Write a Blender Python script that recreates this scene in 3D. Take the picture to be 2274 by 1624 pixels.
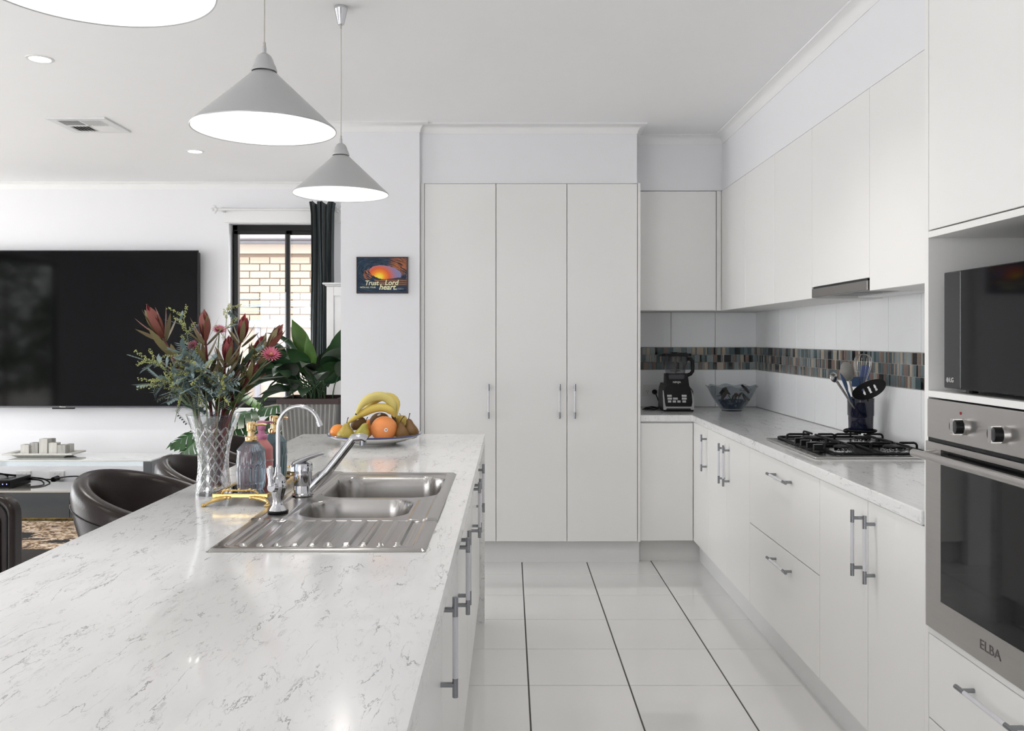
import bpy, bmesh, math, random
from mathutils import Vector, Matrix, Euler
random.seed(11)
R = math.radians
PI = math.pi
scene = bpy.context.scene
for _o in list(bpy.data.objects):
    bpy.data.objects.remove(_o)
C = scene.collection

# ------------------------------------------------------------------ camera
F, VX, VY, HC = 1906.0, 1132.3, 753.5, 1.3736      # focal length (px), vanishing point, eye height
cam = bpy.data.cameras.new('camera'); camo = bpy.data.objects.new('camera', cam); C.objects.link(camo)
camo.location = (0, 0, HC); camo.rotation_euler = (R(90), 0, 0)
cam.sensor_width = 36.0; cam.lens = F / 2274 * 36
cam.shift_x = (1137 - VX) / 2274; cam.shift_y = -(812 - VY) / 2274
cam.clip_start = 0.03; cam.clip_end = 200
scene.camera = camo

# ------------------------------------------------------------------ sky, daylight, exposure
w = bpy.data.worlds.new('sky'); scene.world = w; w.use_nodes = True
bg = w.node_tree.nodes['Background']
bg.inputs[0].default_value = (0.97, 0.98, 1.0, 1); bg.inputs[1].default_value = 4.8
sun = bpy.data.lights.new('sun', 'SUN'); sun.energy = 2.0; sun.angle = R(2); sun.color = (1, 0.94, 0.86)
suno = bpy.data.objects.new('sun', sun); C.objects.link(suno); suno.rotation_euler = (R(48), 0, R(-25))

def portal(name, loc, rot, sx, sy):
    l = bpy.data.lights.new(name, 'AREA'); l.shape = 'RECTANGLE'; l.size = sx; l.size_y = sy
    l.cycles.is_portal = True
    o = bpy.data.objects.new(name, l); C.objects.link(o); o.location = loc; o.rotation_euler = rot
portal('daylight_rear_opening', (-3.9, -4.12, 1.25), (R(90), 0, 0), 3.4, 2.4)
portal('daylight_left_opening', (-6.42, 4.25, 1.25), (0, R(-90), 0), 2.4, 4.7)
scene.view_settings.view_transform = 'Standard'; scene.view_settings.look = 'None'
scene.view_settings.gamma = 1.0; scene.view_settings.use_curve_mapping = False
scene.view_settings.exposure = 0.53
scene.cycles.max_bounces = 9; scene.cycles.diffuse_bounces = 5; scene.cycles.glossy_bounces = 4
scene.cycles.transmission_bounces = 8; scene.cycles.transparent_max_bounces = 12
scene.cycles.sample_clamp_indirect = 6; scene.cycles.caustics_reflective = False; scene.cycles.caustics_refractive = False
scene.cycles.use_denoising = True; scene.cycles.use_adaptive_sampling = True; scene.cycles.adaptive_threshold = .025

# ------------------------------------------------------------------ helpers
ORG = {}
def at(px, py, d):
    """pixel of the photograph at depth d -> point"""
    return Vector(((px - VX) / F * d, d, HC + (VY - py) / F * d))

class MB:
    def __init__(s):
        s.v = []; s.f = []; s.mi = []; s.k = 0
    def _add(s, vs, fs):
        b = len(s.v); s.v += [Vector(p) for p in vs]
        for f in fs:
            s.f.append([b + i for i in f]); s.mi.append(s.k)
        return s
    def box(s, x0, x1, y0, y1, z0, z1):
        return s._add([(x0,y0,z0),(x1,y0,z0),(x1,y1,z0),(x0,y1,z0),(x0,y0,z1),(x1,y0,z1),(x1,y1,z1),(x0,y1,z1)],
                      [(3,2,1,0),(4,5,6,7),(0,1,5,4),(1,2,6,5),(2,3,7,6),(3,0,4,7)])
    def hexa(s, bot, top):
        return s._add(list(bot) + list(top), [(3,2,1,0),(4,5,6,7),(0,1,5,4),(1,2,6,5),(2,3,7,6),(3,0,4,7)])
    def prism(s, poly, a, b, axis='y'):
        n = len(poly)
        def m(p, q):
            return (p[0], q, p[1]) if axis == 'y' else ((q, p[0], p[1]) if axis == 'x' else (p[0], p[1], q))
        vs = [m(p, a) for p in poly] + [m(p, b) for p in poly]
        fs = [list(range(n))[::-1], list(range(n, 2*n))] + [(i, (i+1) % n, n + (i+1) % n, n + i) for i in range(n)]
        return s._add(vs, fs)
    def grid(s, fn, nu, nv, cu=False, cv=False):
        vs = [fn(i / (nu if cu else nu - 1), j / (nv if cv else nv - 1)) for i in range(nu) for j in range(nv)]
        fs = []
        for i in range(nu if cu else nu - 1):
            for j in range(nv if cv else nv - 1):
                a, b = i, (i + 1) % nu; c, d = j, (j + 1) % nv
                fs.append((a*nv+c, b*nv+c, b*nv+d, a*nv+d))
        return s._add(vs, fs)
    def lathe(s, prof, c=(0,0,0), n=32, caps=True, fn=None):
        c = Vector(c); vs = []; m = len(prof)
        for i in range(n):
            a = 2*PI*i/n
            for j, (r, z) in enumerate(prof):
                rr = fn(a, j, r, z) if fn else r
                vs.append((c.x + rr*math.cos(a), c.y + rr*math.sin(a), c.z + z))
        fs = [(i*m+j, ((i+1) % n)*m+j, ((i+1) % n)*m+j+1, i*m+j+1) for i in range(n) for j in range(m-1)]
        if caps:
            if prof[0][0] > 1e-5: fs.append([i*m for i in range(n)][::-1])
            if prof[-1][0] > 1e-5: fs.append([i*m+m-1 for i in range(n)])
        return s._add(vs, fs)
    def tube(s, pts, r, n=8, caps=True, flat=None):
        pts = [Vector(p) for p in pts]; N = len(pts)
        rs = r if isinstance(r, (list, tuple)) else [r]*N
        T = []
        for i in range(N):
            t = pts[min(i+1, N-1)] - pts[max(i-1, 0)]
            T.append(t.normalized() if t.length > 1e-9 else Vector((0,0,1)))
        up = Vector((0,0,1)) if abs(T[0].z) < .9 else Vector((1,0,0))
        u = T[0].cross(up).normalized(); vs = []
        for i in range(N):
            u = (u - T[i]*u.dot(T[i])); u = u.normalized() if u.length > 1e-6 else T[i].orthogonal().normalized()
            w_ = T[i].cross(u)
            for k in range(n):
                a = 2*PI*k/n
                vs.append(pts[i] + (u*math.cos(a) + w_*math.sin(a)*(flat or 1))*rs[i])
        fs = [(i*n+k, i*n+(k+1) % n, (i+1)*n+(k+1) % n, (i+1)*n+k) for i in range(N-1) for k in range(n)]
        if caps: fs += [list(range(n))[::-1], [(N-1)*n+k for k in range(n)]]
        return s._add(vs, fs)
    def cyl(s, a, b, r, n=16, r2=None):
        return s.tube([a, b], [r, r if r2 is None else r2], n)
    def ball(s, c, rx, ry=None, rz=None, nu=16, nv=10):
        ry = ry or rx; rz = rz or rx; c = Vector(c)
        prof = []
        vs = [c + Vector((0,0,-rz))]
        for j in range(1, nv):
            t = PI*j/nv
            for i in range(nu):
                a = 2*PI*i/nu
                vs.append(c + Vector((rx*math.sin(t)*math.cos(a), ry*math.sin(t)*math.sin(a), -rz*math.cos(t))))
        vs.append(c + Vector((0,0,rz)))
        fs = [(0, 1+(i+1) % nu, 1+i) for i in range(nu)]
        for j in range(nv-2):
            for i in range(nu):
                fs.append((1+j*nu+i, 1+j*nu+(i+1) % nu, 1+(j+1)*nu+(i+1) % nu, 1+(j+1)*nu+i))
        L = len(vs)-1
        fs += [(1+(nv-2)*nu+i, 1+(nv-2)*nu+(i+1) % nu, L) for i in range(nu)]
        return s._add(vs, fs)
    def xf(s, M, start=0):
        for i in range(start, len(s.v)): s.v[i] = M @ s.v[i]
        return s
    def mesh(s, name, mats, off=Vector((0,0,0)), smooth=False, bevel=0, seg=2, ang=35):
        me = bpy.data.meshes.new(name)
        me.from_pydata([tuple(p - off) for p in s.v], [], s.f)
        for m in (mats if isinstance(mats, (list, tuple)) else [mats]): me.materials.append(m)
        if max(s.mi or [0]) > 0: me.polygons.foreach_set('material_index', s.mi)
        bm = bmesh.new(); bm.from_mesh(me)
        bmesh.ops.recalc_face_normals(bm, faces=bm.faces)
        if bevel:
            es = [e for e in bm.edges if len(e.link_faces) == 2 and e.calc_face_angle(0) > R(ang)]
            bmesh.ops.bevel(bm, geom=es, offset=bevel, segments=seg, affect='EDGES', profile=.5, clamp_overlap=True)
        bm.to_mesh(me); bm.free()
        if smooth:
            me.polygons.foreach_set('use_smooth', [True]*len(me.polygons)); me.set_sharp_from_angle(angle=R(40))
        elif bevel >= .009:
            me.polygons.foreach_set('use_smooth', [True]*len(me.polygons)); me.set_sharp_from_angle(angle=R(60))
        me.update()
        return me
    def build(s, name, mats, parent=None, **kw):
        if parent is not None: off = ORG.get(parent.name, Vector((0,0,0)))
        else:
            lo = Vector([min(p[i] for p in s.v) for i in range(3)]); hi = Vector([max(p[i] for p in s.v) for i in range(3)])
            off = Vector(((lo.x+hi.x)/2, (lo.y+hi.y)/2, lo.z))
        me = s.mesh(name, mats, off, **kw)
        o = bpy.data.objects.new(name, me); C.objects.link(o)
        if kw.get('bevel', 0) >= .009 and not kw.get('smooth'): o.modifiers.new('weighted_normal', 'WEIGHTED_NORMAL').keep_sharp = True
        if parent is not None: o.parent = parent
        else: o.location = off
        ORG[o.name] = off.copy()
        return o

def tag(o, label=None, cat=None, group=None, kind=None):
    if label: o['label'] = label
    if cat: o['category'] = cat
    if group: o['group'] = group
    if kind: o['kind'] = kind
    return o
def thing(name, label, cat, loc=(0,0,0), group=None, kind=None):
    o = bpy.data.objects.new(name, None); C.objects.link(o); o.location = loc; o.empty_display_size = .05
    ORG[o.name] = Vector(loc); return tag(o, label, cat, group, kind)
def local_thing(name, label, cat, group=None):
    o = thing(name, label, cat, (0,0,0), group); return o
def place(o, loc, rz=0, s=None):
    o.location = loc; o.rotation_euler = (0, 0, rz)
    if s: o.scale = (s, s, s)
    return o
def inst(name, me, loc, parent=None, rot=None, scale=None):
    o = bpy.data.objects.new(name, me); C.objects.link(o)
    if parent is not None:
        o.parent = parent; loc = Vector(loc) - ORG.get(parent.name, Vector((0,0,0)))
    o.location = loc
    if rot is not None: o.rotation_euler = rot
    if scale is not None: o.scale = scale
    ORG[o.name] = Vector(loc) + (ORG.get(parent.name, Vector((0,0,0))) if parent is not None else Vector((0,0,0)))
    return o
def copy_tree(o, parent=None, skip=()):
    c = o.copy(); C.objects.link(c); c.parent = parent
    for ch in list(o.children):
        copy_tree(ch, c)
    return c
def struct(o): o['kind'] = 'structure'; return o
def text_mesh(body, size, mat, ext=0.0004, shear=0, align='CENTER', bold=0):
    cu = bpy.data.curves.new('lettering', 'FONT'); cu.body = body; cu.size = size; cu.extrude = ext
    cu.offset = bold; cu.align_x = align; cu.align_y = 'CENTER'; cu.shear = shear; cu.resolution_u = 3
    o = bpy.data.objects.new('lettering', cu); C.objects.link(o)
    dg = bpy.context.evaluated_depsgraph_get(); dg.update()
    me = bpy.data.meshes.new_from_object(o.evaluated_get(dg)); bpy.data.objects.remove(o)
    me.materials.clear(); me.materials.append(mat); return me
def bez(p0, p1, p2, p3, n=12):
    p0, p1, p2, p3 = map(Vector, (p0, p1, p2, p3)); out = []
    for i in range(n+1):
        t = i/n; q = 1-t
        out.append(p0*q**3 + p1*3*q*q*t + p2*3*q*t*t + p3*t**3)
    return out
def rrect(x0, x1, z0, z1, r, n=5, corners=(1,1,1,1)):
    out = []
    for k, (cx, cz, a0) in enumerate(((x1-r, z0+r, -90), (x1-r, z1-r, 0), (x0+r, z1-r, 90), (x0+r, z0+r, 180))):
        if not corners[k]:
            out.append(((x1, z0), (x1, z1), (x0, z1), (x0, z0))[k]); continue
        for i in range(n+1):
            a = R(a0 + 90*i/n); out.append((cx + r*math.cos(a), cz + r*math.sin(a)))
    return out
def smooth01(t):
    t = max(0, min(1, t)); return t*t*(3-2*t)

# ------------------------------------------------------------------ materials
def nd(nt, t, x=0, y=0, **kw):
    n = nt.nodes.new(t); n.location = (x, y)
    for k, v in kw.items():
        if k.startswith('_'): setattr(n, k[1:], v)
        else: n.inputs[k.replace('__', ' ')].default_value = v
    return n
def pm(name, col, rough=.5, metal=0, spec=.5, trans=0, ior=1.45, coat=0, var=.04, vscale=8, bump=0, bscale=60,
       emis=None, estr=0, col2=None, stretch=None, rvar=0, sheen=0):
    m = bpy.data.materials.new(name); m.use_nodes = True; nt = m.node_tree
    b = nt.nodes['Principled BSDF']
    b.inputs['Roughness'].default_value = rough; b.inputs['Metallic'].default_value = metal
    b.inputs['Specular IOR Level'].default_value = spec; b.inputs['IOR'].default_value = ior
    b.inputs['Transmission Weight'].default_value = trans; b.inputs['Coat Weight'].default_value = coat
    if sheen: b.inputs['Sheen Weight'].default_value = sheen
    tc = nd(nt, 'ShaderNodeTexCoord', -900); mp = nd(nt, 'ShaderNodeMapping', -720)
    if stretch: mp.inputs['Scale'].default_value = stretch
    nt.links.new(tc.outputs['Object'], mp.inputs['Vector'])
    nz = nd(nt, 'ShaderNodeTexNoise', -520, Scale=vscale, Detail=4.0)
    nt.links.new(mp.outputs[0], nz.inputs['Vector'])
    mx = nd(nt, 'ShaderNodeMixRGB', -300); mx.blend_type = 'MIX'
    c2 = col2 or tuple(max(0, c*(1-var*2)) for c in col)
    mx.inputs[1].default_value = (*col, 1); mx.inputs[2].default_value = (*c2, 1)
    nt.links.new(nz.outputs['Fac'], mx.inputs[0]); nt.links.new(mx.outputs[0], b.inputs['Base Color'])
    if rvar:
        mr = nd(nt, 'ShaderNodeMapRange', -300, -250); mr.inputs[3].default_value = rough-rvar; mr.inputs[4].default_value = rough+rvar
        nt.links.new(nz.outputs['Fac'], mr.inputs[0]); nt.links.new(mr.outputs[0], b.inputs['Roughness'])
    if bump:
        n2 = nd(nt, 'ShaderNodeTexNoise', -520, -350, Scale=bscale, Detail=3.0)
        nt.links.new(mp.outputs[0], n2.inputs['Vector'])
        bp = nd(nt, 'ShaderNodeBump', -250, -350, Strength=bump, Distance=.002)
        nt.links.new(n2.outputs['Fac'], bp.inputs['Height']); nt.links.new(bp.outputs[0], b.inputs['Normal'])
    if emis:
        b.inputs['Emission Color'].default_value = (*emis, 1); b.inputs['Emission Strength'].default_value = estr
    return m
def ramp(nt, x, y, stops):
    r = nt.nodes.new('ShaderNodeValToRGB'); r.location = (x, y); e = r.color_ramp.elements
    while len(e) < len(stops): e.new(.5)
    for i, (p, c) in enumerate(stops):
        e[i].position = p; e[i].color = (*c, 1) if len(c) == 3 else c
    return r
def math_n(nt, op, a=None, b=None, x=0, y=0):
    n = nd(nt, 'ShaderNodeMath', x, y); n.operation = op
    for i, q in enumerate((a, b)):
        if q is None: continue
        if isinstance(q, (int, float)): n.inputs[i].default_value = q
        else: nt.links.new(q, n.inputs[i])
    return n.outputs[0]

def marble_mat(name='marble_laminate'):
    m = pm(name, (.80,.80,.79), .14, coat=.2); nt = m.node_tree; b = nt.nodes['Principled BSDF']
    tc = nd(nt, 'ShaderNodeTexCoord', -1600, 300)
    def veins(scale, rot, width, seed, mscale, mlo, mhi, dist=1.2):
        mp = nd(nt, 'ShaderNodeMapping', -1400, 300); mp.inputs['Rotation'].default_value = (0, 0, R(rot)); mp.inputs['Scale'].default_value = scale
        mp.inputs['Location'].default_value = (seed, seed*1.7, seed*.3)
        nt.links.new(tc.outputs['Object'], mp.inputs['Vector'])
        n1 = nd(nt, 'ShaderNodeTexNoise', -1200, 300, Scale=1.0, Detail=7.0, Roughness=.62, Distortion=dist)
        nt.links.new(mp.outputs[0], n1.inputs['Vector'])
        d = math_n(nt, 'ABSOLUTE', math_n(nt, 'SUBTRACT', n1.outputs['Fac'], .5))
        mr = nd(nt, 'ShaderNodeMapRange', -900, 300); mr.inputs[1].default_value = 0; mr.inputs[2].default_value = width
        mr.inputs[3].default_value = 1; mr.inputs[4].default_value = 0
        nt.links.new(d, mr.inputs[0])
        n2 = nd(nt, 'ShaderNodeTexNoise', -1200, 0, Scale=mscale, Detail=3.0)
        nt.links.new(mp.outputs[0], n2.inputs['Vector'])
        m2 = nd(nt, 'ShaderNodeMapRange', -900, 0); m2.inputs[1].default_value = mlo; m2.inputs[2].default_value = mhi
        nt.links.new(n2.outputs['Fac'], m2.inputs[0])
        return math_n(nt, 'MULTIPLY', mr.outputs[0], m2.outputs[0])
    v1 = veins((20, 5.5, 20), 18, .012, 3.1, 1.3, .47, .60, .35)
    v2 = veins((44, 13, 44), 24, .016, 8.3, 1.0, .48, .68, .4)
    v3 = veins((7, 2.4, 7), 16, .12, 5.7, 1.0, .42, .8, .6)
    s1 = math_n(nt, 'MULTIPLY', v1, .85); s2 = math_n(nt, 'MULTIPLY', v2, .6); s3 = math_n(nt, 'MULTIPLY', v3, .17)
    tot = math_n(nt, 'MINIMUM', math_n(nt, 'ADD', math_n(nt, 'MAXIMUM', s1, s2), s3), 1.0)
    mx = nd(nt, 'ShaderNodeMixRGB', -300, 300); mx.inputs[1].default_value = (.82,.82,.818,1); mx.inputs[2].default_value = (.16,.17,.18,1)
    nt.links.new(tot, mx.inputs[0]); nt.links.new(mx.outputs[0], b.inputs['Base Color'])
    return m
def glass_sheet(name, tint=(1,1,1), refl=.04):
    m = bpy.data.materials.new(name); m.use_nodes = True; nt = m.node_tree; nt.nodes.clear()
    o = nd(nt, 'ShaderNodeOutputMaterial', 400); t = nd(nt, 'ShaderNodeBsdfTransparent', 0, 100); g = nd(nt, 'ShaderNodeBsdfGlossy', 0, -100, Roughness=0.0)
    t.inputs[0].default_value = (*tint, 1); mx = nd(nt, 'ShaderNodeMixShader', 200)
    lw = nd(nt, 'ShaderNodeLayerWeight', -600, 200, Blend=.5)
    p4 = math_n(nt, 'POWER', lw.outputs['Facing'], 3.5, -400, 200)
    fac = math_n(nt, 'ADD', math_n(nt, 'MULTIPLY', p4, .75, -300, 200), refl, -200, 200)
    nt.links.new(fac, mx.inputs[0]); nt.links.new(t.outputs[0], mx.inputs[1]); nt.links.new(g.outputs[0], mx.inputs[2])
    nt.links.new(mx.outputs[0], o.inputs[0]); return m

M = {}
M['wall'] = pm('wall_paint', (.84,.84,.865), .6, bump=.03, bscale=200, var=.01)
M['ceiling'] = pm('ceiling_paint', (.90,.90,.905), .7, var=.01)
M['cornice'] = pm('cornice_plaster', (.86,.86,.86), .55, var=.01)
M['cab'] = pm('cabinet_white', (.86,.855,.84), .28, var=.012, vscale=3)
M['carc'] = pm('carcass_white', (.74,.735,.72), .5, var=.02)
M['kick'] = pm('kick_white', (.78,.78,.78), .3, var=.02)
M['marble'] = marble_mat()
M['tile'] = pm('floor_tile_gloss', (.78,.78,.775), .06, coat=.3, var=.03, vscale=3)
M['grout'] = pm('floor_grout', (.09,.085,.08), .8)
M['wtile'] = pm('wall_tile_gloss', (.88,.89,.90), .12, var=.02)
M['wgrout'] = pm('wall_grout', (.50,.48,.45), .8)
M['metal'] = pm('brushed_steel', (.60,.59,.58), .27, 1, rvar=.02, vscale=4, stretch=(1,30,30))
M['metal2'] = pm('brushed_steel_side', (.54,.52,.505), .3, 1, rvar=.02, vscale=4, stretch=(30,1,30))
M['chrome'] = pm('chrome', (.60,.60,.62), .06, 1)
M['nickel'] = pm('handle_nickel', (.30,.31,.33), .22, 1)
M['acryl'] = pm('handle_acrylic', (.70,.70,.74), .08, coat=.5)
M['black'] = pm('black_plastic', (.007,.007,.008), .32, spec=.3)
M['blackgloss'] = pm('black_gloss', (.004,.004,.005), .06, spec=.22)
M['iron'] = pm('cast_iron', (.006,.006,.007), .45, spec=.3, bump=.1, bscale=300)
M['screen'] = pm('tv_screen', (.002,.002,.0025), .07, spec=.17)
M['gold'] = pm('gold', (.72,.50,.20), .2, 1, rvar=.05, vscale=40)
M['goldp'] = pm('pump_gold', (.83,.58,.28), .09, 1)
M['white'] = pm('white_plastic', (.80,.80,.80), .35)
M['leather'] = pm('brown_leather', (.020,.0120,.0100), .28, spec=.36, bump=.25, bscale=140, col2=(.011,.0075,.007))
M['grey'] = pm('grey_lacquer', (.055,.062,.068), .2, coat=.3)
M['greytop'] = pm('pale_glass_top', (.62,.64,.63), .06, coat=.6)
M['alum'] = pm('shade_aluminium', (.56,.565,.57), .33, .5, rvar=.06, vscale=6)
M['shadein'] = pm('shade_white_inside', (.9,.9,.9), .5)
M['bulb'] = pm('lamp_glow', (1,1,1), .5, emis=(1,.97,.93), estr=14)
M['downl'] = pm('downlight_glow', (1,1,1), .5, emis=(1,.95,.88), estr=10)
M['led'] = pm('blue_led', (.2,.2,1), .5, emis=(.2,.25,1), estr=3)
M['curtain'] = pm('curtain_velvet', (.010,.022,.026), .75, sheen=.4, bump=.2)
M['frame'] = pm('window_frame_black', (.008,.007,.0075), .35, spec=.3)
M['pane'] = glass_sheet('window_pane')
M['text'] = pm('lettering_silver', (.75,.75,.75), .4)
# ================================================================== THE SETTING
CEIL = 2.681
XR, YB = 1.694, 5.875          # right wall, kitchen back wall
YL = 7.18                      # living room far wall
XL, YR = -6.4, -4.1            # left wall, rear wall
WX0, WX1, WZ0, WZ1 = -2.351, -1.52, .80, 2.342
# floor slab (grout level) with tiles
b = MB(); b.box(XL-.1, XR+.15, YR-.1, YL+.25, -.12, -.004); floor = struct(b.build('floor', M['grout']))
TX, TY, TS = .074, 5.005, .4
tile_me = MB().box(-.1970, .1970, -.1979, .1979, -.008, 0).mesh('floor_tile', M['tile'], bevel=.0012, seg=1)
def tiles(ix0, ix1, iy0, iy1):
    for i in range(ix0, ix1):
        for j in range(iy0, iy1):
            inst('tile', tile_me, (TX + (i+.5)*TS, TY - (j+.5)*TS, 0), floor)
tiles(-2, 3, -1, 12)              # kitchen aisle
tiles(-11, -2, -5, 7)             # living room
b = MB()
b.box(XL, XR+.1, YR, TY-12*TS-.002, -.008, 0); b.box(XL, TX-2*TS-.002, TY-12*TS, TY-7*TS-.002, -.008, 0)
b.box(XL, TX-11*TS-.002, TY-7*TS, YL, -.008, 0)
o = b.build('far_tiling', M['tile'], floor); o['kind'] = 'stuff'

def wallbox(name, *bx):
    b = MB()
    for q in bx: b.box(*q)
    return struct(b.build(name, M['wall']))
wallbox('wall_living', (XL, WX0, YL, YL+.25, 0, CEIL), (WX1, -1.023, YL, YL+.25, 0, CEIL),
        (WX0, WX1, YL, YL+.25, 0, WZ0), (WX0, WX1, YL, YL+.25, WZ1, CEIL))
wallbox('wall_nib', (-1.023, -.547, 5.195, YL+.25, 0, CEIL))
wall_back = wallbox('wall_back', (-.547, XR+.15, YB, YB+.12, 0, CEIL))
wall_right = wallbox('wall_right', (XR, XR+.15, YR, YB, 0, CEIL))
wallbox('wall_bulkhead', (-.547, .775, 5.235, YB, 2.323, CEIL), (.775, XR, 5.525, YB, 2.329, CEIL), (1.366, XR, YR, 5.525, 2.329, CEIL))
# left and rear walls of the open plan room, with the wide glazed openings the daylight comes through
wallbox('wall_left', (XL-.15, XL, YR, 1.9, 0, CEIL), (XL-.15, XL, 6.6, YL, 0, CEIL), (XL-.15, XL, 1.9, 6.6, 2.46, CEIL))
wallbox('wall_rear', (XL, -5.5, YR-.15, YR, 0, CEIL), (-2.1, XR, YR-.15, YR, 0, CEIL), (-5.5, -2.1, YR-.15, YR, 2.46, CEIL))
b = MB(); b.box(XL-.15, XR+.15, YR-.15, YL+.25, CEIL, CEIL+.15); ceiling = struct(b.build('ceiling', M['ceiling']))

# cove cornice swept along the walls
def cornice(name, path, pr=.055):
    prof = [(0, -pr), (.004, -pr), (.006, -pr*.72), (.014, -pr*.45), (.027, -pr*.22), (.042, -.008), (pr, -.006), (pr, 0), (0, 0)]
    n = len(path); b = MB(); vs = []; m = len(prof)
    P2 = [Vector((p[0], p[1])) for p in path]
    for i in range(n):
        d0 = (P2[i]-P2[max(i-1,0)]); d1 = (P2[min(i+1,n-1)]-P2[i])
        if d0.length < 1e-6: d0 = d1
        if d1.length < 1e-6: d1 = d0
        d0.normalize(); d1.normalize()
        n0 = Vector((d0.y, -d0.x)); n1 = Vector((d1.y, -d1.x))
        mt = (n0+n1); mt = mt / max(.3, (1 + n0.dot(n1)))
        for (u, z) in prof: vs.append((P2[i].x + mt.x*u, P2[i].y + mt.y*u, CEIL + z))
    fs = [(i*m+j, (i+1)*m+j, (i+1)*m+(j+1) % m, i*m+(j+1) % m) for i in range(n-1) for j in range(m)]
    fs += [list(range(m)), [(n-1)*m+j for j in range(m)]]
    b._add(vs, fs); return struct(b.build(name, M['cornice'], smooth=True))
cornice('trim_1', [(XL, YL), (-1.023, YL), (-1.023, 5.195), (-.547, 5.195), (-.547, 5.235), (.775, 5.235), (.775, 5.525), (1.366, 5.525), (1.366, YR)])
b = MB(); b.box(-6.3, -1.04, YL-.015, YL, 0, .1); struct(b.build('baseboard_living', M['cornice']))

# window in the living wall: dark sliding frame, two panes
win = thing('window_1', None, None, ((WX0+WX1)/2, YL+.1, WZ0), kind='structure')
fw = .05; y0, y1 = YL+.10, YL+.17; mxx = -1.885
b = MB(); b.box(WX0, WX1, y0, y1, WZ1-fw, WZ1); b.box(WX0, WX1, y0, y1, WZ0, WZ0+fw); b.box(WX0, WX0+fw*.8, y0, y1, WZ0, WZ1); b.box(WX1-fw*.8, WX1, y0, y1, WZ0, WZ1)
b.build('window_frame', M['frame'], win, bevel=.003)
def sash(x0, x1, y):
    b = MB(); t = .032
    b.box(x0, x1, y, y+.025, WZ1-fw-t, WZ1-fw+.004); b.box(x0, x1, y, y+.025, WZ0+fw-.004, WZ0+fw+t)
    b.box(x0, x0+t, y, y+.025, WZ0+fw, WZ1-fw); b.box(x1-t, x1, y, y+.025, WZ0+fw, WZ1-fw)
    s = b.build('sash', M['frame'], win, bevel=.002)
    MB().box(x0+t*.6, x1-t*.6, y+.010, y+.014, WZ0+fw+t*.6, WZ1-fw-t*.6).build('pane', M['pane'], s)
sash(WX0+.02, mxx+.026, y0-.028); sash(mxx-.026, WX1-.02, y0+.012)
b = MB(); b.box(WX0-.03, WX1+.03, YL-.04, YL+.1, WZ0-.03, WZ0); b.build('window_sill', M['cornice'], win, bevel=.004)
b = MB(); b.box(-2.385, -1.16, YL-.03, YL, WZ1+.005, WZ1+.105); struct(b.build('trim_2', M['cornice'], bevel=.004))

# glazed openings on the left and at the rear: dark frames of the slid-open doors
b = MB(); x0, x1 = XL-.11, XL-.05
for yy in (1.93, 4.25, 6.57): b.box(x0, x1, yy-.03, yy+.03, 0, 2.46)
b.box(x0, x1, 1.9, 6.6, 2.40, 2.46); b.box(x0, x1, 1.9, 6.6, 0, .03)
wl = thing('window_2', None, None, (XL-.08, 4.25, 0), kind='structure'); b.build('window_frame', M['frame'], wl)
b = MB()
for xx in (-5.47, -3.8, -2.13): b.box(xx-.03, xx+.03, YR-.11, YR-.05, 0, 2.46)
b.box(-5.5, -2.1, YR-.11, YR-.05, 2.40, 2.46); b.box(-5.5, -2.1, YR-.11, YR-.05, 0, .03)
wr = thing('window_3', None, None, (-3.8, YR-.08, 0), kind='structure'); b.build('window_frame', M['frame'], wr)

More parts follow.
